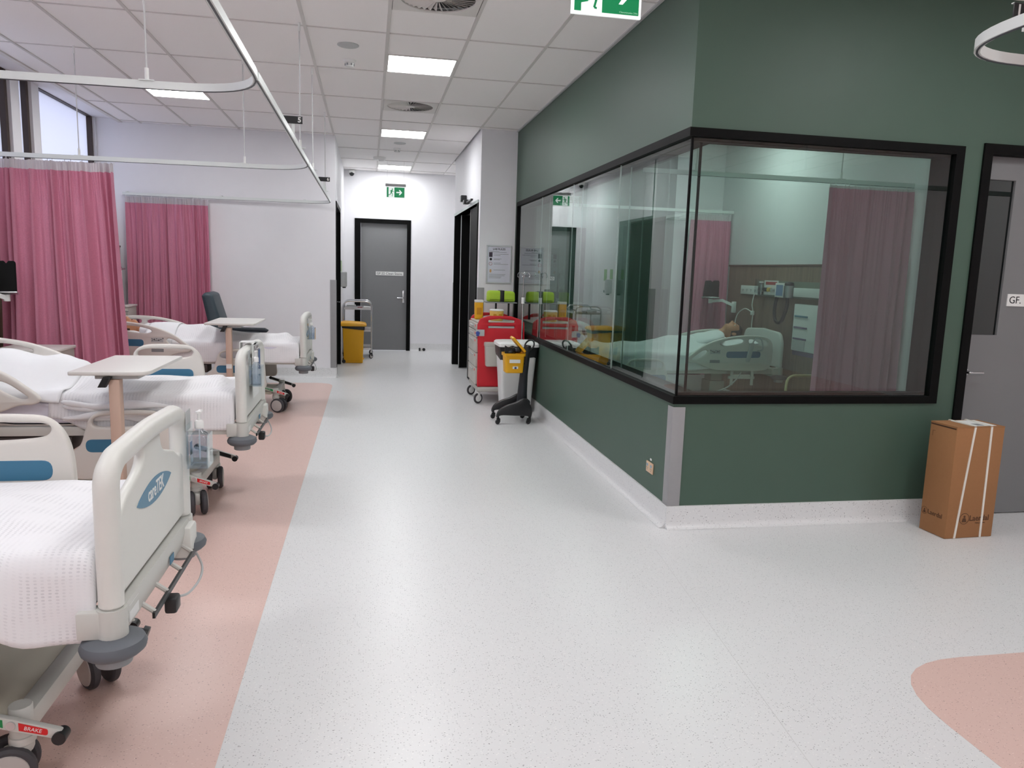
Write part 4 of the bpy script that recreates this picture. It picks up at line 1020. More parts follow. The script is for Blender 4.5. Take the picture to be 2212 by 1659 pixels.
# hand gel bottles in acrylic holders
def gel(label_h, label_b, X, y, z, lean=0, rz=0):
    """holder on the outer face of a foot panel at x=X; bottle inside"""
    h = thing('bottle_holder', label_h, 'bottle holder', (X, y, z), rz, 'acrylic bottle holders on the beds')
    w, d, hh, k = .098, .075, .125, .003
    b = MB().box(0, k, -w/2, w/2, 0, hh+.04).box(d-k, d, -w/2, w/2, 0, hh).box(k, d-k, -w/2, -w/2+k, 0, hh).box(k, d-k, w/2-k, w/2, 0, hh).box(k, d-k, -w/2+k, w/2-k, 0, k)
    b.make('holder_body', M_clear, h)
    MB().box(-.003, 0, -.035, .035, hh+.015, hh+.09, .001).make('mounting_clip', M_lgrey, h)
    t = thing('gel_bottle', label_b, 'bottle', (X+d/2, y, z+k+.001), rz, 'pump bottles of hand gel')
    ol = rp([(-.030, -.036, .012), (.030, -.036, .012), (.030, .036, .012), (-.030, .036, .012)], 4)
    def ring(z_, s_): return [(u*s_, v*s_, z_) for u, v in ol]
    bb = MB(); n = len(ol); prof = [(0, .9), (.004, 1), (.105, 1), (.122, .86), (.132, .5), (.137, .38), (.146, .38)]
    for z_, s_ in prof: bb.v += ring(z_, s_)
    for i in range(len(prof)-1): bb.f += [(i*n+j, i*n+(j+1) % n, (i+1)*n+(j+1) % n, (i+1)*n+j) for j in range(n)]
    bb.f += [tuple(range(n))[::-1], tuple(range((len(prof)-1)*n, len(prof)*n))]
    bo = bb.make('bottle_body', M_gel, t)
    gb = MB()
    for z_, s_ in ((.004, .86), (.006, .93), (.062, .93), (.063, .90)): gb.v += ring(z_, s_)
    for i in range(3): gb.f += [(i*n+j, i*n+(j+1) % n, (i+1)*n+(j+1) % n, (i+1)*n+j) for j in range(n)]
    gb.f += [tuple(range(n))[::-1], tuple(range(3*n, 4*n))]
    gb.make('gel', M_gel, bo)
    MB().box(-.0315, -.0305, -.018, .018, .04, .09).make('bottle_label', mat('label_blue', (196, 212, 234), .5), bo)
    MB().cyl((0, 0, .02), (0, 0, .14), .003, n=6).make('dip_tube', M_white, t)
    MB().lathe([(.0165, .142), (.0165, .166), (.012, .172), (.0055, .173), (.0055, .198), (.010, .199), (.011, .206), (.006, .208)], n=18).make('pump_collar', M_white, t)
    MB().strip([(0, -.012, .203), (0, .03, .204), (0, .046, .200)], .010, .008).make('pump_nozzle', M_white, t)
gel('clear acrylic holder on the foot panel of the nearest bed', 'pump bottle of clear hand gel on the nearest bed', B1[0]+.036, B1[1]+.40, .785)
gel('clear acrylic holder hung on the foot panel of the middle bed', 'pump bottle of clear hand gel on the middle bed', B2[0]+.046, B2[1]-.36, .815)
gel('clear acrylic holder on the foot panel of the farthest bed', 'pump bottle of clear hand gel on the farthest bed', B3[0]+.036, B3[1]-.25, .775)
# clipboard on the middle bed
t = thing('clipboard', 'white clipboard hooked over the foot panel of the middle bed', 'clipboard', (B2[0]+.036, B2[1]-.10, .711))
MB().slab(rp([(-.12, 0, .012), (.12, 0, .012), (.12, .34, .012), (-.12, .34, .012)]), t=.004, r=.001, seg=1, mp=YZ(.006)).make('board', M_white, t)
MB().box(.0085, .0095, -.105, .105, .02, .29).make('paper', mat('paper', (238, 238, 236), .8), t)
MB().box(.004, .008, -.05, .05, .33, .3445).box(-.080, .008, -.05, .05, .3445, .348).box(-.080, -.076, -.05, .05, .27, .3445).make('hanging_hook', M_white, t)
MB().box(.009, .022, -.045, .045, .295, .325, .004).cyl((.020, -.05, .30), (.020, .05, .30), .008, n=10).make('clip', M_steel, t)
MB().cyl((.018, .095, .16), (.018, .095, .29), .006, n=8).make('pen', mat('pen_blue', (90, 110, 150), .4), t)
# headwall panels behind the beds
for k, (a, b, s_) in enumerate(((7.25, 10.48, 'farthest'), (3.95, 7.0, 'middle'), (.9, 3.7, 'nearest'))):
    t = thing('headwall_panel', 'brown wood service panel on the window wall behind the %s bed' % s_, 'wall panel', (XL, 0, 0))
    MB().box(.001, .29, a, b, .145, 1.70, .004).make('panel_board', M_wood, t)
    MB().box(.001, .297, a-.005, b+.005, 1.70, 1.722, .003).make('panel_cap', mat('cap_brown', (104, 78, 66), .5), t)
def bed_screen(label, wall, tip, rz_scr, lean, screen=(.16, .22)):
    """black screen on a white jointed arm; wall = bracket point, tip = screen foot"""
    t = thing('bedside_screen', label, 'monitor', (0, 0, 0), 0, 'bedside screens on wall arms')
    w, s_ = Vector(wall), Vector(tip); mid = (w+s_)/2+Vector((0, 0, .03))
    MB().box(w.x-.02, w.x+.02, w.y-.03, w.y+.03, w.z-.07, w.z+.07, .006).make('wall_bracket', M_white, t)
    MB().cyl((w.x, w.y, w.z-.05), (w.x, w.y, w.z+.05), .028).make('arm_joint', M_white, t)
    MB().strip([w+Vector((0, 0, .02)), mid, s_-Vector((0, 0, .035))], .04, .035).make('arm', M_white, t)
    MB().cyl(s_-Vector((0, 0, .06)), s_-Vector((0, 0, .005)), .026).make('arm_joint', M_white, t)
    sw, sh = screen
    ol = rp([(-sw*.5, 0, .012), (sw*.5, 0, .012), (sw*.46, sh, .02), (sw*.12, sh, .015), (sw*.03, sh*.9, .01), (-sw*.06, sh, .015), (-sw*.42, sh*.98, .02)], 4)
    m = Matrix.Translation(s_) @ Matrix.Rotation(rz_scr, 4, 'Z') @ Matrix.Rotation(lean, 4, 'X')
    MB().slab(ol, t=.030, r=.008, seg=2, mp=lambda u, v, w_: (u, w_, v+.01)).xf(m).make('screen', M_black, t)
    MB().box(-sw*.55, sw*.55, -.05, .02, -.002, .010, .003).xf(m).make('tray', M_steel, t)
bed_screen('black bedside screen on a white arm left of the large pink curtain', (-3.09, 6.60, 1.22), (-2.89, 6.80, 1.245), .25, -.22, (.15, .26))
bed_screen('black bedside screen seen edge-on between the two pink curtains', (-3.075, 10.30, 1.36), (-3.02, 10.05, 1.42), 1.35, -.25, (.16, .24))
# bedside lockers
def locker(label, x0, x1, y0, y1, h_, face):
    t = thing('bedside_locker', label, 'locker', (0, 0, 0), 0)
    MB().box(x0, x1, y0, y1, .06, h_-.025, .006).make('carcass', M_beige, t)
    MB().box(x0-.012, x1+.012, y0-.012, y1+.012, h_-.025, h_, .008).make('locker_top', M_ttop, t)
    for k, (a, b) in enumerate(((h_-.22, h_-.04), (.09, h_-.24))):
        d_ = MB().box(x0+.015, x1-.015, y0-.014, y0-.001, a, b, .004).make('drawer' if k == 0 else 'cabinet_door', M_ttop, t)
        MB().box((x0+x1)/2-.06, (x0+x1)/2+.06, y0-.026, y0-.014, b-.04, b-.028, .003).make('handle', M_grey, d_)
    for x in (x0+.05, x1-.05):
        for y in (y0+.05, y1-.05): small_castor(t, x, y, .02, M_blk, .4, zt=.06)
locker('beige bedside locker half hidden between the middle bed and the large curtain', -2.86, -2.42, 6.42, 6.84, .83, 0)
locker('grey bedside locker in the far corner beside the bunched curtain', -3.06, -2.975, 10.20, 10.58, .98, 0)
# patient chair
t = thing('patient_chair', 'dark blue-grey high-backed vinyl chair between the farthest bed and end wall', 'chair', (-1.72, 9.86, 0), 0)
MB().slab(rp([(-.02, .0, .03), (.10, .0, .03), (.03, .36, .2), (-.075, .72, .05), (-.15, .745, .05), (-.20, .70, .04), (-.12, .3, .2)], 6), t=.50, r=.045, seg=4, mp=lambda u, v, w: (-.06+u, w, v+.45)).make('backrest', M_chair, t, 60)
MB().box(-.06, .46, -.26, .26, .40, .51, .04, 4).make('seat', M_chair, t, 60)
for s_ in (-1, 1):
    MB().slab(rp([(-.18, -.03, .02), (.42, -.03, .03), (.45, .0, .02), (.40, .028, .02), (-.18, .035, .02)], 4), t=.07, r=.02, seg=3, mp=lambda u, v, w: (u, s_*.31+w, v+.70)).make('armrest', mat('chair_arm', (40, 46, 54), .5), t, 60)
    MB().tube(fillet([(.30, s_*.31, .69), (.34, s_*.31, .40), (.40, s_*.31, .0)], .05), .014, 8).make('leg', M_grey, t)
    MB().tube(fillet([(-.06, s_*.31, .69), (-.08, s_*.31, .40), (-.16, s_*.31, .0)], .05), .014, 8).make('leg', M_grey, t)
    MB().cyl((-.08, s_*.31, .42), (.335, s_*.31, .42), .012, n=8).make('side_rail', M_grey, t)
# ================================================================ CORRIDOR
t = thing('waste_bin', 'tall yellow clinical waste bin with lid standing in the corridor', 'bin', (-.245, 12.52, 0))
bb = MB(); ol = rp([(-.5, -.5, .06), (.5, -.5, .06), (.5, .5, .06), (-.5, .5, .06)], 4); n = len(ol)
lv = [(0.004, .29, .27), (.01, .30, .28), (.55, .335, .33), (.60, .34, .34)]
for z_, sx, sy in lv: bb.v += [(u*sx, v*sy, z_) for u, v in ol]
for i in range(len(lv)-1): bb.f += [(i*n+j, i*n+(j+1) % n, (i+1)*n+(j+1) % n, (i+1)*n+j) for j in range(n)]
bb.f += [tuple(range(n))[::-1], tuple(range((len(lv)-1)*n, len(lv)*n))]; bb.make('bin_body', M_yel, t)
bb = MB()
for z_, sx, sy in [(.57, .345, .345), (.575, .36, .36), (.602, .362, .362)]: bb.v += [(u*sx, v*sy, z_+.03*(u+.5)*(-1 if z_ < .59 else 0)) for u, v in ol]
for i in range(2): bb.f += [(i*n+j, i*n+(j+1) % n, (i+1)*n+(j+1) % n, (i+1)*n+j) for j in range(n)]
bb.make('bin_liner', M_blk, t, closed=False)
bb = MB()
for z_, s_ in [(.60, .40), (.606, .418), (.635, .418), (.66, .38), (.672, .30), (.675, .1)]: bb.v += [(u*s_, v*s_*.95, z_+(-.015*(u+.5) if z_ > .62 else 0)) for u, v in ol]
for i in range(5): bb.f += [(i*n+j, i*n+(j+1) % n, (i+1)*n+(j+1) % n, (i+1)*n+j) for j in range(n)]
bb.f += [tuple(range(n))[::-1], tuple(range(5*n, 6*n))]; bb.make('bin_lid', M_yel, t)
MB().cyl((-.19, -.15, .64), (-.19, .15, .64), .016, n=10).make('lid_hinge', M_yel, t)
MB().box(.13, .17, -.05, .05, .05, .07, .006).make('foot_pedal', M_yel, t)
for s_ in (-1, 1): MB().cyl((-.15, s_*.12, .03), (-.15, s_*.15, .03), .03).make('wheel', M_blk, t)
# steel trolley
t = thing('steel_trolley', 'chrome three-shelf trolley behind the yellow bin in the corridor', 'trolley', (-.19, 13.35, 0))
for s_ in (-1, 1):
    MB().tube(fillet([(-.235, s_*.31, .10), (-.235, s_*.31, .97), (.235, s_*.31, .97), (.235, s_*.31, .10)], .11, 8), .0125, 10).make('side_frame', M_chrome, t)
for z_ in (.83, .46, .15):
    sh = MB().box(-.225, .225, -.30, .30, z_, z_+.006).make('shelf', M_steel, t)
    MB().box(-.228, .228, -.305, -.300, z_, z_+.035).make('shelf_lip', M_steel, sh); MB().box(-.228, .228, .300, .305, z_, z_+.035).make('shelf_lip', M_steel, sh)
for x in (-.235, .235):
    MB().cyl((x, -.31, .90), (x, .31, .90), .009, n=8).make('cross_rail', M_chrome, t)
    for y in (-.31, .31): small_castor(t, x, y, .045, M_blk, .8, M_hub, .11)
tag(MB().box(-.37, -.22, 13.12, 13.26, .837, .905, .004).make('supply_box', M_lgrey), 'small grey supply box on the top shelf of the steel trolley', 'box')
tag(MB().box(-.19, -.11, 13.1, 13.22, .837, .870, .003).make('glove_box', mat('maroon', (124, 34, 48), .6)), 'small maroon packet on the top shelf of the steel trolley', 'box')
tag(MB().slab(rp([(0, 0), (.12, 0), (.12, .04, .01), (0, .05, .01)]), t=.12, r=.004, seg=1, mp=lambda u, v, w: (-.09+u, 13.16+w, .837+v)).make('wipes_pack', M_white), 'white wipes packet on the top shelf of the steel trolley', 'packet')
# notices and gel dispenser on the corridor's left wall
t = thing('gel_dispenser', 'grey hand gel dispenser with green notice on the corridor left wall', 'dispenser', (XCL, 12.62, 1.22))
MB().box(.001, .10, -.06, .06, 0, .24, .015).make('dispenser_body', M_lgrey, t); MB().box(.03, .08, -.03, .03, -.02, 0, .004).make('nozzle', M_dgrey, t)
MB().box(.001, .004, -.075, .075, .25, .42).make('notice', mat('notice_green', (150, 190, 120), .6), t)
t = thing('wall_notice', 'tall green and white paper notice beside the gel dispenser', 'notice', (XCL, 12.95, 1.22))
MB().box(.001, .004, -.085, .085, 0, .43).make('paper', M_white, t); MB().box(.004, .005, -.08, .08, .22, .42).make('green_print', mat('notice_green', (150, 190, 120), .6), t); MB().box(.004, .005, -.08, .08, .01, .05).make('dark_print', M_dgrey, t)
tag(MB().box(.935, .965, YK-.05, YK-.014, .002, .06, .004).cyl((1.03, YK-.05, .03), (1.03, YK-.014, .03), .028).make('door_stop', M_blk), 'small black door stop on the floor by the corridor end wall', 'door stop')
# LAB RULES poster
px0, px1, pz0, pz1 = 1.462, 1.785, 1.392, 1.872
t = thing('framed_poster', 'silver framed poster headed LAB RULES on the white column', 'poster', (0, YI, 0))
MB().slab([(px0, pz0), (px1, pz0), (px1, pz1), (px0, pz1)], [[(px0+.018, pz0+.018), (px1-.018, pz0+.018), (px1-.018, pz1-.018), (px0+.018, pz1-.018)]], t=.016, r=.003, seg=1, mp=XZ(-.010)).make('snap_frame', mat('frame_alu', (206, 208, 210), .3, .6), t)
pp = MB().box(px0+.017, px1-.017, -.008, -.006, pz0+.017, pz1-.017).make('paper', mat('poster_paper', (222, 222, 234), .6), t)
text('heading', 'LAB RULES', .034, M_ink, pp, ((px0+px1)/2, -.0083, pz1-.048), (1, 0, 0), (0, 0, 1), bold=.0006)
rnd = random.Random(4)
def pline(u, v, w_, h_=.0045, m=M_grey): MB().box(px0+u, px0+u+w_, -.0086, -.0081, v, v+h_).make('text_line', m, pp)
for v, u, w_ in ((1.795, .035, .13), (1.783, .06, .20), (1.760, .095, .19), (1.742, .095, .085), (1.700, .095, .10), (1.690, .095, .08), (1.648, .095, .09), (1.634, .095, .19), (1.560, .095, .15), (1.505, .04, .21), (1.490, .04, .20), (1.475, .04, .16), (1.460, .04, .15)): pline(u, v, w_)
MB().box(px0+.034, px0+.078, -.0088, -.0081, 1.725, 1.785).make('photo_print', mat('poster_dark', (66, 56, 70), .6), pp)
MB().slab(circ((px0+.058, 1.697), .016, 14), t=.0006, r=.0001, seg=1, mp=XZ(-.0085)).make('cap_print', M_ink, pp)
MB().slab(circ((px0+.056, 1.640), .022, 24), [circ((px0+.056, 1.640), .018, 24)], t=.0006, r=.0001, seg=1, mp=XZ(-.0085)).make('ban_ring', mat('ban_red', (170, 70, 80), .6), pp)
MB().strip([(px0+.042, -.0085, 1.655), (px0+.070, -.0085, 1.625)], .0006, .004, (0, 1, 0)).make('ban_bar', mat('ban_red', (170, 70, 80), .6), pp)
MB().slab(rp([(px0+.045, 1.53, .01), (px0+.068, 1.53, .01), (px0+.070, 1.57, .01), (px0+.046, 1.57, .01)]), t=.0006, r=.0001, seg=1, mp=XZ(-.0085)).make('hand_print', mat('poster_tan', (206, 164, 116), .6), pp)
# sensor above the black doors
t = thing('door_sensor', 'black and grey door sensor on the wall above the black doors', 'sensor', (XCR, 11.0, 2.545))
MB().box(-.08, -.001, .03, .12, -.03, .06, .006).make('back_box', M_lgrey, t); MB().box(-.085, -.001, -.05, .03, -.03, .06, .01).make('sensor_head', M_blk, t)

# ================================================================ RED CART GROUP
CX, CY = 1.515, 8.98                       # cart centre
t = thing('medical_cart', 'red resuscitation cart with grey drawers beside the corner glazing', 'cart', (CX, CY, 0))
hw_, hd_ = .27, .345                       # half width along x, half depth along y
for s_ in (-1, 1):
    ol = rp([(-hw_, .205, .01), (hw_, .205, .01), (hw_+.015, .60, .2), (hw_, .97, .05), (hw_-.05, 1.0, .04), (hw_-.16, 1.035, .12), (-hw_+.12, 1.035, .12), (-hw_+.02, 1.0, .04), (-hw_-.01, .93, .03), (-hw_+.0, .60, .2)], 5)
    hl = rp([(-.155, .955, .008), (-.155, .985, .008), (-.02, 1.003, .02), (.155, .985, .008), (.155, .955, .008), (0, .957, 0)], 3)
    h2 = rp([(-.155, .892, .004), (.155, .892, .004), (.155, .918, .004), (-.155, .918, .004)], 2)
    sp = MB().slab(ol, [hl, h2] if s_ < 0 else [hl], t=.045, r=.012, seg=3, mp=XZ(s_*hd_)).make('side_panel', M_red, t)
    if s_ < 0:
        MB().box(-.153, .153, -hd_-.010, -hd_+.010, .894, .916).make('grip_insert', M_lgrey, sp)
MB().box(-hw_+.012, hw_-.01, -hd_+.022, hd_-.022, .22, .945, .004).make('carcass', M_beige, t)
MB().box(-hw_+.0, hw_-.0, -hd_+.022, hd_-.022, .945, .962, .006).make('cart_top', M_beige, t)
zz = [.945, .86, .775, .60, .43, .225]
for a, b in zip(zz[1:], zz):
    d_ = MB().box(-hw_-.022, -hw_+.011, -hd_+.03, hd_-.03, a+.004, b-.004, .005).make('drawer', M_beige, t)
    MB().box(-hw_-.036, -hw_-.022, -.13, .13, b-.045, b-.032, .004).make('drawer_handle', M_lgrey, d_)
    MB().box(-hw_-.0235, -hw_-.0225, -hd_+.06, -hd_+.11, b-.045, b-.02).make('drawer_tab', M_redl, d_)
MB().box(-hw_-.03, -hw_+.07, -hd_-.03, -hd_-.023, .80, .875, .002).make('lock_bracket', M_lgrey, t)
MB().cyl((-hw_-.01, -hd_-.03, .835), (-hw_-.01, -hd_-.05, .835), .022, n=12).box(-hw_-.028, -hw_+.004, -hd_-.048, -hd_-.034, .80, .83, .004).make('padlock', M_bluep, t)
MB().slab(rp([(-.185, .455, .015), (.185, .455, .015), (.20, .70, .01), (-.20, .70, .01)], 3), t=.10, r=.012, seg=2, mp=XZ(-hd_-.075)).make('waste_pocket', M_beige, t)
MB().box(-.205, .205, -hd_-.13, -hd_-.022, .685, .735, .012).make('pocket_lid', M_beige, t)
MB().box(-hw_-.0, hw_+.0, -hd_-.022, hd_+.022, .145, .205, .012).make('base', M_beige, t)
for x in (-hw_+.05, hw_-.05):
    for y in (-hd_+.03, hd_-.03): 
        c = small_castor(t, x-.02, y, .062, M_white, .5, M_white, .15)
# shelf for the defibrillator with the lime case
MB().box(.02, .04, .24, .27, .962, 1.165, .003).box(.18, .20, .24, .27, .962, 1.165, .003).make('shelf_post', M_blk, t)
MB().box(-.12, .26, .06, .32, 1.165, 1.178, .004).make('raised_shelf', M_grey, t)
t2 = thing('first_aid_case', 'lime green soft case with a black strap on the cart raised shelf', 'case', (CX+.075, CY+.19, 1.179))
MB().slab(rp([(-.17, 0, .025), (.17, 0, .025), (.165, .13, .04), (-.165, .135, .04)], 4), t=.17, r=.03, seg=3, mp=XZ(0)).make('case_body', M_lime, t2)
MB().box(-.02, .03, -.088, .088, -.0, .139, .002).make('strap', M_blk, t2)
def sharps(label, x, y, z, w, h_, m, round_=False):
    t3 = thing('sharps_container', label, 'container', (x, y, z), 0, 'yellow sharps containers')
    b = MB()
    if round_: b.lathe([(w*.44, 0), (w*.46, .004), (w*.5, h_*.86), (w*.49, h_*.88)], n=22)
    else:
        b.slab(rp([(-w/2*.94, 0, .008), (w/2*.94, 0, .008), (w/2, h_*.88, .01), (-w/2, h_*.88, .01)], 3), t=w*.9, r=.01, seg=2, mp=XZ(0))
    b.make('container_body', m, t3)
    b = MB()
    if round_: b.lathe([(w*.51, h_*.86), (w*.52, h_*.93), (w*.44, h_), (w*.2, h_*1.01)], n=22)
    else: b.box(-w/2*1.02, w/2*1.02, -w*.47, w*.47, h_*.87, h_, .008)
    b.make('container_lid', M_white, t3)
    MB().box(-w*.3, w*.3, -w*.47-.001, -w*.44, h_*.25, h_*.6).make('label', mat('label_amber', (206, 140, 20), .5), t3)
sharps('tall yellow sharps container with white lid on the left end of the red cart', CX-.20, CY+.14, .963, .10, .235, M_yel)
sharps('low amber sharps tub with white lid on the red cart behind its handle', CX-.01, CY-.05, .963, .17, .135, M_amber, True)
# drip stand
t = thing('drip_pole', 'thin chrome drip pole with hooks standing between cart and glazing', 'drip stand', (1.735, 8.50, 0))
MB().cyl((0, 0, .10), (0, 0, 1.22), .011, n=10).make('lower_tube', M_chrome, t); MB().cyl((0, 0, 1.22), (0, 0, 1.53), .007, n=10).make('upper_tube', M_chrome, t)
MB().cyl((0, 0, 1.19), (0, 0, 1.26), .018, n=12).make('height_clamp', M_white, t)
for a in (0, pi/2, pi, 3*pi/2):
    MB().tube(crom([(0, 0, 1.525), (.04*cos(a), .04*sin(a), 1.545), (.065*cos(a), .065*sin(a), 1.53), (.07*cos(a), .07*sin(a), 1.50), (.058*cos(a), .058*sin(a), 1.488)], 5, False), .004, 6).make('hook', M_chrome, t)
for k in range(5):
    a = 2*pi*k/5+2.2; r_ = .085
    MB().tube([(0, 0, .11), (r_*.5*cos(a), r_*.5*sin(a), .10), (r_*cos(a), r_*sin(a), .065)], .010, 8).make('leg', M_chrome, t)
    small_castor(t, r_*cos(a), r_*sin(a), .022, M_blk, a, zt=.06)
# white bin
t = thing('linen_bin', 'tall white tapered bin with black liner against the glazed wall', 'bin', (1.60, 8.13, 0))
bb = MB(); lv = [(.002, .30, .25), (.01, .31, .26), (.74, .40, .37), (.745, .40, .37)]; n = len(ol := rp([(-.5, -.5, .09), (.5, -.5, .09), (.5, .5, .09), (-.5, .5, .09)], 4))
for z_, sx, sy in lv: bb.v += [(u*sx, v*sy, z_) for u, v in ol]
for i in range(len(lv)-1): bb.f += [(i*n+j, i*n+(j+1) % n, (i+1)*n+(j+1) % n, (i+1)*n+j) for j in range(n)]
bb.f += [tuple(range(n))[::-1], tuple(range((len(lv)-1)*n, len(lv)*n))]; bb.make('bin_body', M_white, t)
bb = MB()
for z_, s_ in [(.62, 1.0), (.66, 1.03), (.742, 1.06)]: bb.v += [(u*.40*s_, v*.37*s_, z_-(.06*sin(6*(u+v))*.5 if z_ < .63 else 0)) for u, v in ol]
for i in range(2): bb.f += [(i*n+j, i*n+(j+1) % n, (i+1)*n+(j+1) % n, (i+1)*n+j) for j in range(n)]
bb.make('bin_liner', M_blk, t, closed=False)
bb = MB()
for z_, s_ in [(.742, 1.03), (.746, 1.09), (.775, 1.09), (.792, 1.0), (.80, .7), (.802, .2)]: bb.v += [(u*.41*s_, v*.38*s_, z_) for u, v in ol]
for i in range(5): bb.f += [(i*n+j, i*n+(j+1) % n, (i+1)*n+(j+1) % n, (i+1)*n+j) for j in range(n)]
bb.f += [tuple(range(n))[::-1], tuple(range(5*n, 6*n))]; bb.make('bin_lid', M_white, t)
# sharps stand in front
t = thing('sharps_stand', 'black wheeled stand carrying an open yellow sharps bucket', 'stand', (1.47, 7.60, 0))
for s_ in (-1, 1):
    MB().slab(crom([(.168, .066), (.180, .15), (.150, .22), (.10, .27), (.0, .225), (-.09, .195), (-.165, .145), (-.190, .085), (-.172, .066), (-.145, .095), (0, .092), (.135, .086)], 4), t=.060, r=.012, seg=2, mp=XZ(s_*.155)).make('base_leg', M_blk, t)
    for x in (-.165, .155): small_castor(t, x, s_*.155, .026, M_blk, .4, zt=.08)
MB().box(.09, .165, -.155, .155, .10, .25, .025).make('base_cross', M_blk, t)
MB().tube([(.105, 0, .17), (.105, 0, .30), (.115, 0, .50), (.14, 0, .75), (.15, 0, .80)], .03, 12, rs=[.058, .05, .042, .038, .034]).make('post', mat('stand_black', (40, 42, 46), .5), t)
MB().tube([(.165+.055*cos(a)*.9, .02*sin(a), .80+.05*sin(a)+.02*cos(a)) for a in [2*pi*k/18 for k in range(18)]], .009, 8, True).make('push_handle', M_blk, t)
MB().box(-.02, .115, -.06, .06, .60, .63, .006).make('bucket_bracket', M_blk, t)
t = thing('sharps_bucket', 'open yellow sharps bucket full of black gloves hung on the black stand', 'bucket', (1.445, 7.47, .535))
bb = MB(); n = len(ol := rp([(-.5, -.5, .14), (.5, -.5, .14), (.5, .5, .14), (-.5, .5, .14)], 4))
for z_, s_ in [(0, .165), (.006, .18), (.17, .20), (.172, .222), (.20, .225), (.20, .20), (.14, .19)]: bb.v += [(u*s_, v*s_*.85, z_) for u, v in ol]
for i in range(6): bb.f += [(i*n+j, i*n+(j+1) % n, (i+1)*n+(j+1) % n, (i+1)*n+j) for j in range(n)]
bb.f += [tuple(range(n))[::-1], tuple(range(6*n, 7*n))]; bb.make('bucket_body', M_yel, t)
MB().slab(rp([(-.10, -.085, .02), (.10, -.085, .02), (.10, .085, .02), (-.10, .085, .02)], 4), t=.026, r=.008, seg=2, mp=XY(0)).xf(Matrix.Translation((.045, .01, .285)) @ Matrix.Rotation(radians(48), 4, 'Y')).make('lid', M_yel, t)
MB().box(-.055, .055, -.0895, -.0840, .105, .140).make('white_label', M_white, t)
MB().box(-.02, .035, -.0865, -.0810, .045, .070).make('white_label', M_white, t); MB().slab(circ((.008, .055), .012, 12), t=.001, r=.0002, seg=1, mp=XZ(-.0868)).make('label_print', mat('print_blue', (60, 70, 110), .6), t)
gb = MB(); rnd = random.Random(9)
for k in range(9):
    x, y = rnd.uniform(-.06, .05), rnd.uniform(-.05, .05); gb.ell((x, y, .21+rnd.uniform(-.005, .05)), rnd.uniform(.025, .045), rnd.uniform(.02, .035), rnd.uniform(.018, .034), 10, 6)
o = gb.make('discarded_gloves', M_blk, t, 180); o['kind'] = 'stuff'
MB().slab([(-.1, 0), (-.02, 0), (-.03, .05), (-.1, .09)], t=.02, r=.004, seg=1, mp=lambda u, v, w: (u, -.05+w, v+.19)).make('glove_cuff', M_blk, t)
# ================================================================ RIGHT SIDE
t = thing('cardboard_box', 'tall brown cardboard carton with two white straps leaning by the grey door', 'box', (3.66, 3.985, 0), radians(2.5))
bw, bd, bh = .175, .105, .70
MB().box(-bw, bw, -bd, bd, .001, bh, .004).make('carton', M_card, t)
fl = MB().box(-bw, bw, -bd, -.001, bh, bh+.004).make('flap', M_card, t); MB().box(-bw, bw, .001, bd, bh, bh+.004).make('flap', M_card, t)
MB().box(-bw-.0015, -bw-.0005, -bd+.006, bd-.006, bh-.014, bh-.006).make('edge_slot', mat('card_dark', (72, 46, 30), .9), t)
MB().box(-.05, .13, -bd+.02, bd-.02, bh+.0045, bh+.006).make('shipping_label', mat('paper', (238, 238, 236), .8), t)
MB().box(.0, .05, -bd+.03, -.02, bh+.006, bh+.0065).make('label_print', M_grey, t)
for xb, xt in ((-.105, -.045), (.085, .075)):
    MB().strip([(xb, -bd-.002, .002), (xt, -bd-.002, bh+.002)], .004, .013, (1, 0, 0)).strip([(xt, -bd-.002, bh+.008), (xt+.01, bd+.002, bh+.008)], .013, .003).strip([(xb, bd+.002, .002), (xt+.01, bd+.002, bh+.008)], .004, .013, (1, 0, 0)).make('strap', mat('strap', (236, 232, 222), .5), t)
M_br = mat('print_brown', (92, 60, 38), .8)
text('maker_lettering', 'Laerdal', .05, M_br, t, (.065, -bd-.0006, .125), (1, 0, 0), (0, 0, 1), bold=.0006)
text('maker_line', 'helping save lives', .011, M_br, t, (.075, -bd-.0006, .095), (1, 0, 0), (0, 0, 1))
def emblem(c, r_, mp, par):
    MB().slab(circ(c, r_, 28), [circ(c, r_*.9, 28)], t=.001, r=.0002, seg=1, mp=mp).make('emblem_ring', M_br, par)
    MB().slab(circ((c[0], c[1]+r_*.35), r_*.22, 12), t=.001, r=.0002, seg=1, mp=mp).make('emblem_head', M_br, par)
    MB().slab([(c[0]-r_*.5, c[1]-r_*.6), (c[0]+r_*.5, c[1]-r_*.6), (c[0]+r_*.25, c[1]+r_*.1), (c[0]-r_*.3, c[1]+r_*.1)], t=.001, r=.0002, seg=1, mp=mp).make('emblem_body', M_br, par)
emblem((-.045, .125), .036, XZ(-bd-.0004), t)
text('maker_lettering', 'Laerdal', .040, M_br, t, (-bw-.0006, -.01, .13), (0, -1, 0), (0, 0, 1), bold=.0005)
emblem((.075, .13), .024, YZ(-bw-.0004), t)
MB().box(-bw-.0012, -bw-.0004, bd-.045, bd-.025, bh-.052, bh-.050).box(-bw-.0012, -bw-.0004, bd-.027, bd-.025, bh-.085, bh-.052).make('corner_mark', M_br, t)
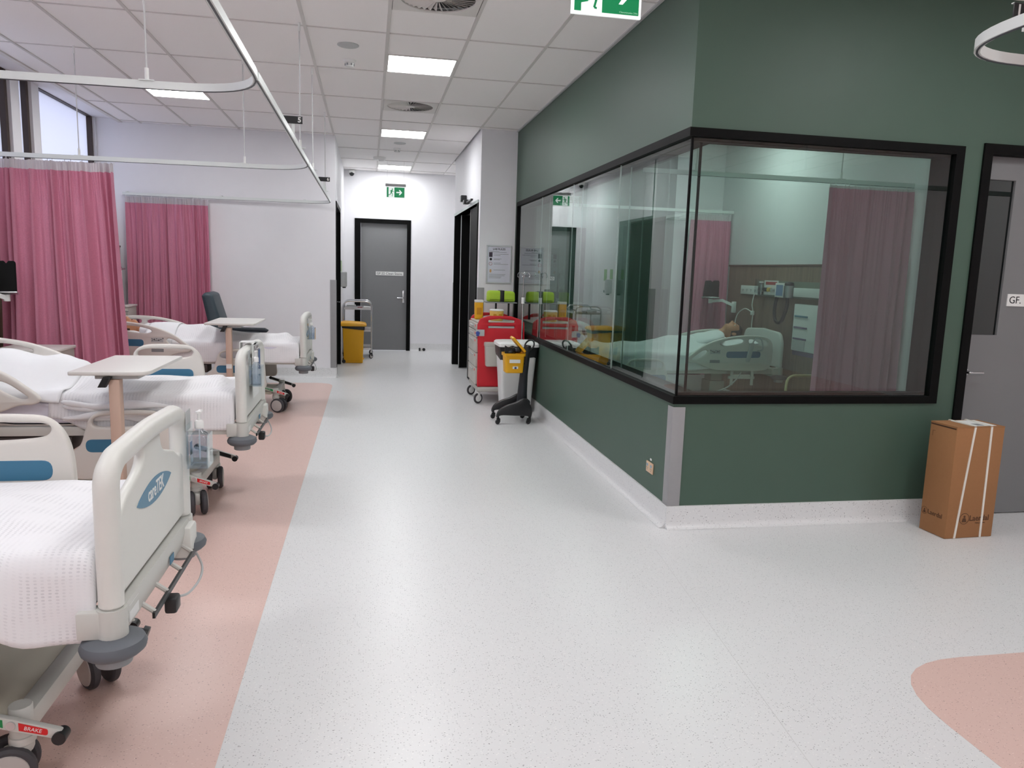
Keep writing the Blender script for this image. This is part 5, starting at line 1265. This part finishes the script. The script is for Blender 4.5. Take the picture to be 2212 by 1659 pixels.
# wall socket on the green wall
t = thing('wall_socket', 'beige double power socket low on the green wall near the corner', 'socket', (XG, 4.563, .303))
MB().box(-.010, -.0005, -.058, .058, -.036, .036, .004).make('face_plate', mat('socket_beige', (224, 190, 158), .45), t)
for s_ in (-1, 1):
    MB().box(-.013, -.010, s_*.032-.012, s_*.032+.012, .005, .022, .002).make('switch', mat('socket_grey', (150, 175, 196), .45), t)
    for dy, dz in ((-.008, -.006), (.008, -.006), (0, -.018)): MB().box(-.0108, -.0100, s_*.032+dy-.0012, s_*.032+dy+.0012, dz-.004, dz+.004).make('pin_slot', M_dgrey, t)
text('circuit_label', 'C1', .022, M_white, t, (-.001, .0, .052), (0, -1, 0), (0, 0, 1)) if False else MB().box(-.0012, -.0004, -.014, .014, .046, .060).make('circuit_label', M_white, t)

# ================================================================ INSIDE THE GLAZED ROOM
def room_fill_lamp(x, y, label, m=None):  # invented panels that light the glazed room, built like the real ones
    t = thing('ceiling_light', label, 'ceiling light', (x, y, ZC+.02), 0, 'square ceiling light panels')
    MB().box(0, .59, 0, .59, 0, .012, .003).make('lamp_frame', M_frame, t); MB().box(.012, .578, .012, .578, -.003, 0).make('diffuser', m or M_fillr, t)
room_fill_lamp(3.45, 7.7, 'added fill light panel inside the glazed room, hidden above the window head')  # added out of view to brighten the upper wall behind the bed
room_fill_lamp(3.1, 4.75, 'added dim fill light panel inside the glazed room just behind its front window', M_fillr2)  # added to put some light on the right-hand curtain from the front
t = track('white curtain track across the glazed room', [(1.95+.2, 5.9), (XI-.02, 5.9)], .1, [(2.6, 5.9), (3.9, 5.9)])
t = track('white curtain track at the far end of the glazed room', [(2.3, 9.2), (XI-.02, 9.2)], .1, [(3.2, 9.2)])
curtain('wide pink curtain at the right inside the glazed room', (3.80, 5.90), (4.58, 5.90), ZT-.035, .25, 10, .085, (.02, .0), 8, head=.02)
curtain('narrow pink curtain at the far left inside the glazed room', (4.02, 9.20), (4.56, 9.20), ZT-.035, .28, 8, .07, (.12, .02), 9)
XP = XI-.045
t = thing('headwall_panel', 'brown wood service panel on the wall behind the bed in the glazed room', 'wall panel', (XI, 0, 0))
MB().box(-.045, -.001, 5.95, 9.15, .12, 1.70, .004).make('panel_board', M_wood, t); MB().box(-.052, -.001, 5.94, 9.16, 1.70, 1.722, .003).make('panel_cap', mat('cap_brown', (104, 78, 66), .5), t)
MB().box(-.060, -.0455, 6.3, 8.38, 1.355, 1.535, .003).make('service_rail', mat('service_rail', (118, 128, 116), .5), t)
XQ = XP-.016
def wbox(name, label, cat, y0, y1, z0, z1, d, m, b=.006, x=None):
    x = XQ if x is None else x
    return tag(MB().box(x-d, x-.0005, y0, y1, z0, z1, b).make(name, m), label, cat)
t = thing('power_outlet', 'long white power outlet panel on the wood panel above the bed head', 'power outlet', (XP, 8.56, 1.365))
MB().box(-.02, -.0005, -.21, .21, 0, .105, .004).make('face_plate', M_white, t)
for k in range(4):
    for dy, dz in ((-.010, .055), (.010, .055), (0, .038)): MB().box(-.0212, -.020, -.15+.1*k+dy-.003, -.15+.1*k+dy+.003, dz-.006, dz+.006).make('pin_slot', M_dgrey, t)
t = thing('suction_unit', 'clear suction flask and gauges on the service rail above the bed', 'medical gauge', (XQ, 8.22, 1.37))
MB().cyl((-.05, .06, .02), (-.05, .06, .18), .03).make('flask', M_clear, t); MB().cyl((-.05, -.03, .0), (-.05, -.03, .14), .012).make('valve_stem', M_chrome, t)
for dz in (.02, .07): MB().cyl((-.06, .0, dz), (-.02, .0, dz), .02).make('valve_knob', M_dgrey, t)
MB().cyl((-.05, -.03, .14), (-.05, -.03, .155), .025).make('gauge', M_white, t)
t = thing('gas_notice', 'white wall notice with a red heading behind the gas outlets', 'notice', (XQ, 8.05, 1.375))
MB().box(-.004, -.0005, -.155, .155, 0, .165).make('paper', M_white, t); MB().box(-.005, -.004, -.13, .12, .115, .15).make('red_heading', mat('heading_red', (190, 80, 80), .6), t)
for k in range(3): MB().cyl((-.05, -.09+.08*k, .06), (-.004, -.09+.08*k, .06), .024).make('gas_outlet', (M_lgrey, M_amber, M_dgrey)[k], t)
t = thing('blood_pressure_unit', 'white and blue blood pressure gauge with a coiled black hose', 'medical gauge', (XQ, 7.78, 1.355))
MB().box(-.05, -.0005, -.10, .10, 0, .16, .008).make('gauge_case', M_white, t); MB().box(-.052, -.050, -.07, .07, .02, .14).make('gauge_face', mat('gauge_blue', (120, 150, 190), .3), t)
MB().tube(crom([(-.04, .05, .0), (-.05, .06, -.06), (-.055, .06, -.18), (-.06, .0, -.27), (-.06, -.10, -.265), (-.055, -.16, -.16), (-.04, -.17, -.06), (-.03, -.14, .02)], 6, False), .020, 10).make('coiled_hose', M_blk, t)
t = thing('hand_gel_canister', 'steel canister bracket beside the blood pressure gauge', 'canister', (XQ, 7.57, 1.36))
MB().cyl((-.06, 0, .0), (-.06, 0, .13), .055).make('canister', M_steel, t); MB().ell((-.06, 0, .145), .05, .05, .03).make('canister_cap', M_blk, t)
wbox('monitor_module', 'long white monitor module on the service rail beside the right curtain', 'monitor module', 6.75, 7.48, 1.375, 1.47, .06, M_white)
t = thing('chart_holder', 'tall white chart rack hanging beside the right curtain', 'chart rack', (XP, 7.22, .80))
MB().box(-.05, -.0005, -.26, .26, 0, .50, .01).make('rack_body', M_white, t)
for k in range(3): MB().box(-.058, -.050, -.02, .23, .12+.12*k, .14+.12*k, .003).make('pocket_edge', M_purple if k < 2 else mat('teal', (80, 130, 150), .5), t)
MB().box(-.055, -.050, -.0, .23, .01, .11).make('grey_pocket', M_lgrey, t); MB().box(-.03, -.0005, -.26, .26, -.05, -.002, .004).make('purple_box', M_purple, t)
t = thing('power_cable', 'white cable from the outlet panel down to the bed behind glass', 'cable', (0, 0, 0))
MB().tube(crom([(XP-.03, 8.40, 1.38), (XP-.05, 8.40, 1.25), (XP-.03, 8.40, 1.15), (XP-.04, 8.39, .98), (XP-.03, 8.38, .70)], 5, False), .006, 6).make('cord', M_white, t)
MB().box(XP-.05, XP-.02, 8.38, 8.43, 1.12, 1.17, .006).make('junction', M_white, t)
MB().tube(crom([(XP-.04, 8.43, 1.16), (XP-.06, 8.55, 1.19), (XP-.08, 8.68, 1.12), (XP-.10, 8.70, 1.0), (XP-.12, 8.68, .80)], 5, False), .006, 6).make('branch_cord', M_white, t)
bed_screen('black bedside screen on a white arm inside the glazed room', (XP-.03, 8.90, 1.19), (4.28, 9.02, 1.29), -.5, -.2, (.20, .22))
# chair with yellowish tube arm near the curtain
t = thing('visitor_chair', 'visitor chair with a pale tubular arm in the glazed room beside the curtain', 'chair', (4.27, 6.45, 0), 0)
for s_ in (-1, 1): MB().tube(fillet([(-.24, s_*.26, .0), (-.22, s_*.26, .62), (.22, s_*.26, .62), (.24, s_*.26, .0)], .09), .014, 8).make('arm_frame', mat('cream_tube', (206, 196, 150), .4), t)
MB().box(-.23, .23, -.25, .25, .40, .46, .02).make('seat', M_chair, t); MB().box(.20, .26, -.25, .25, .46, .85, .025).make('backrest', M_chair, t)
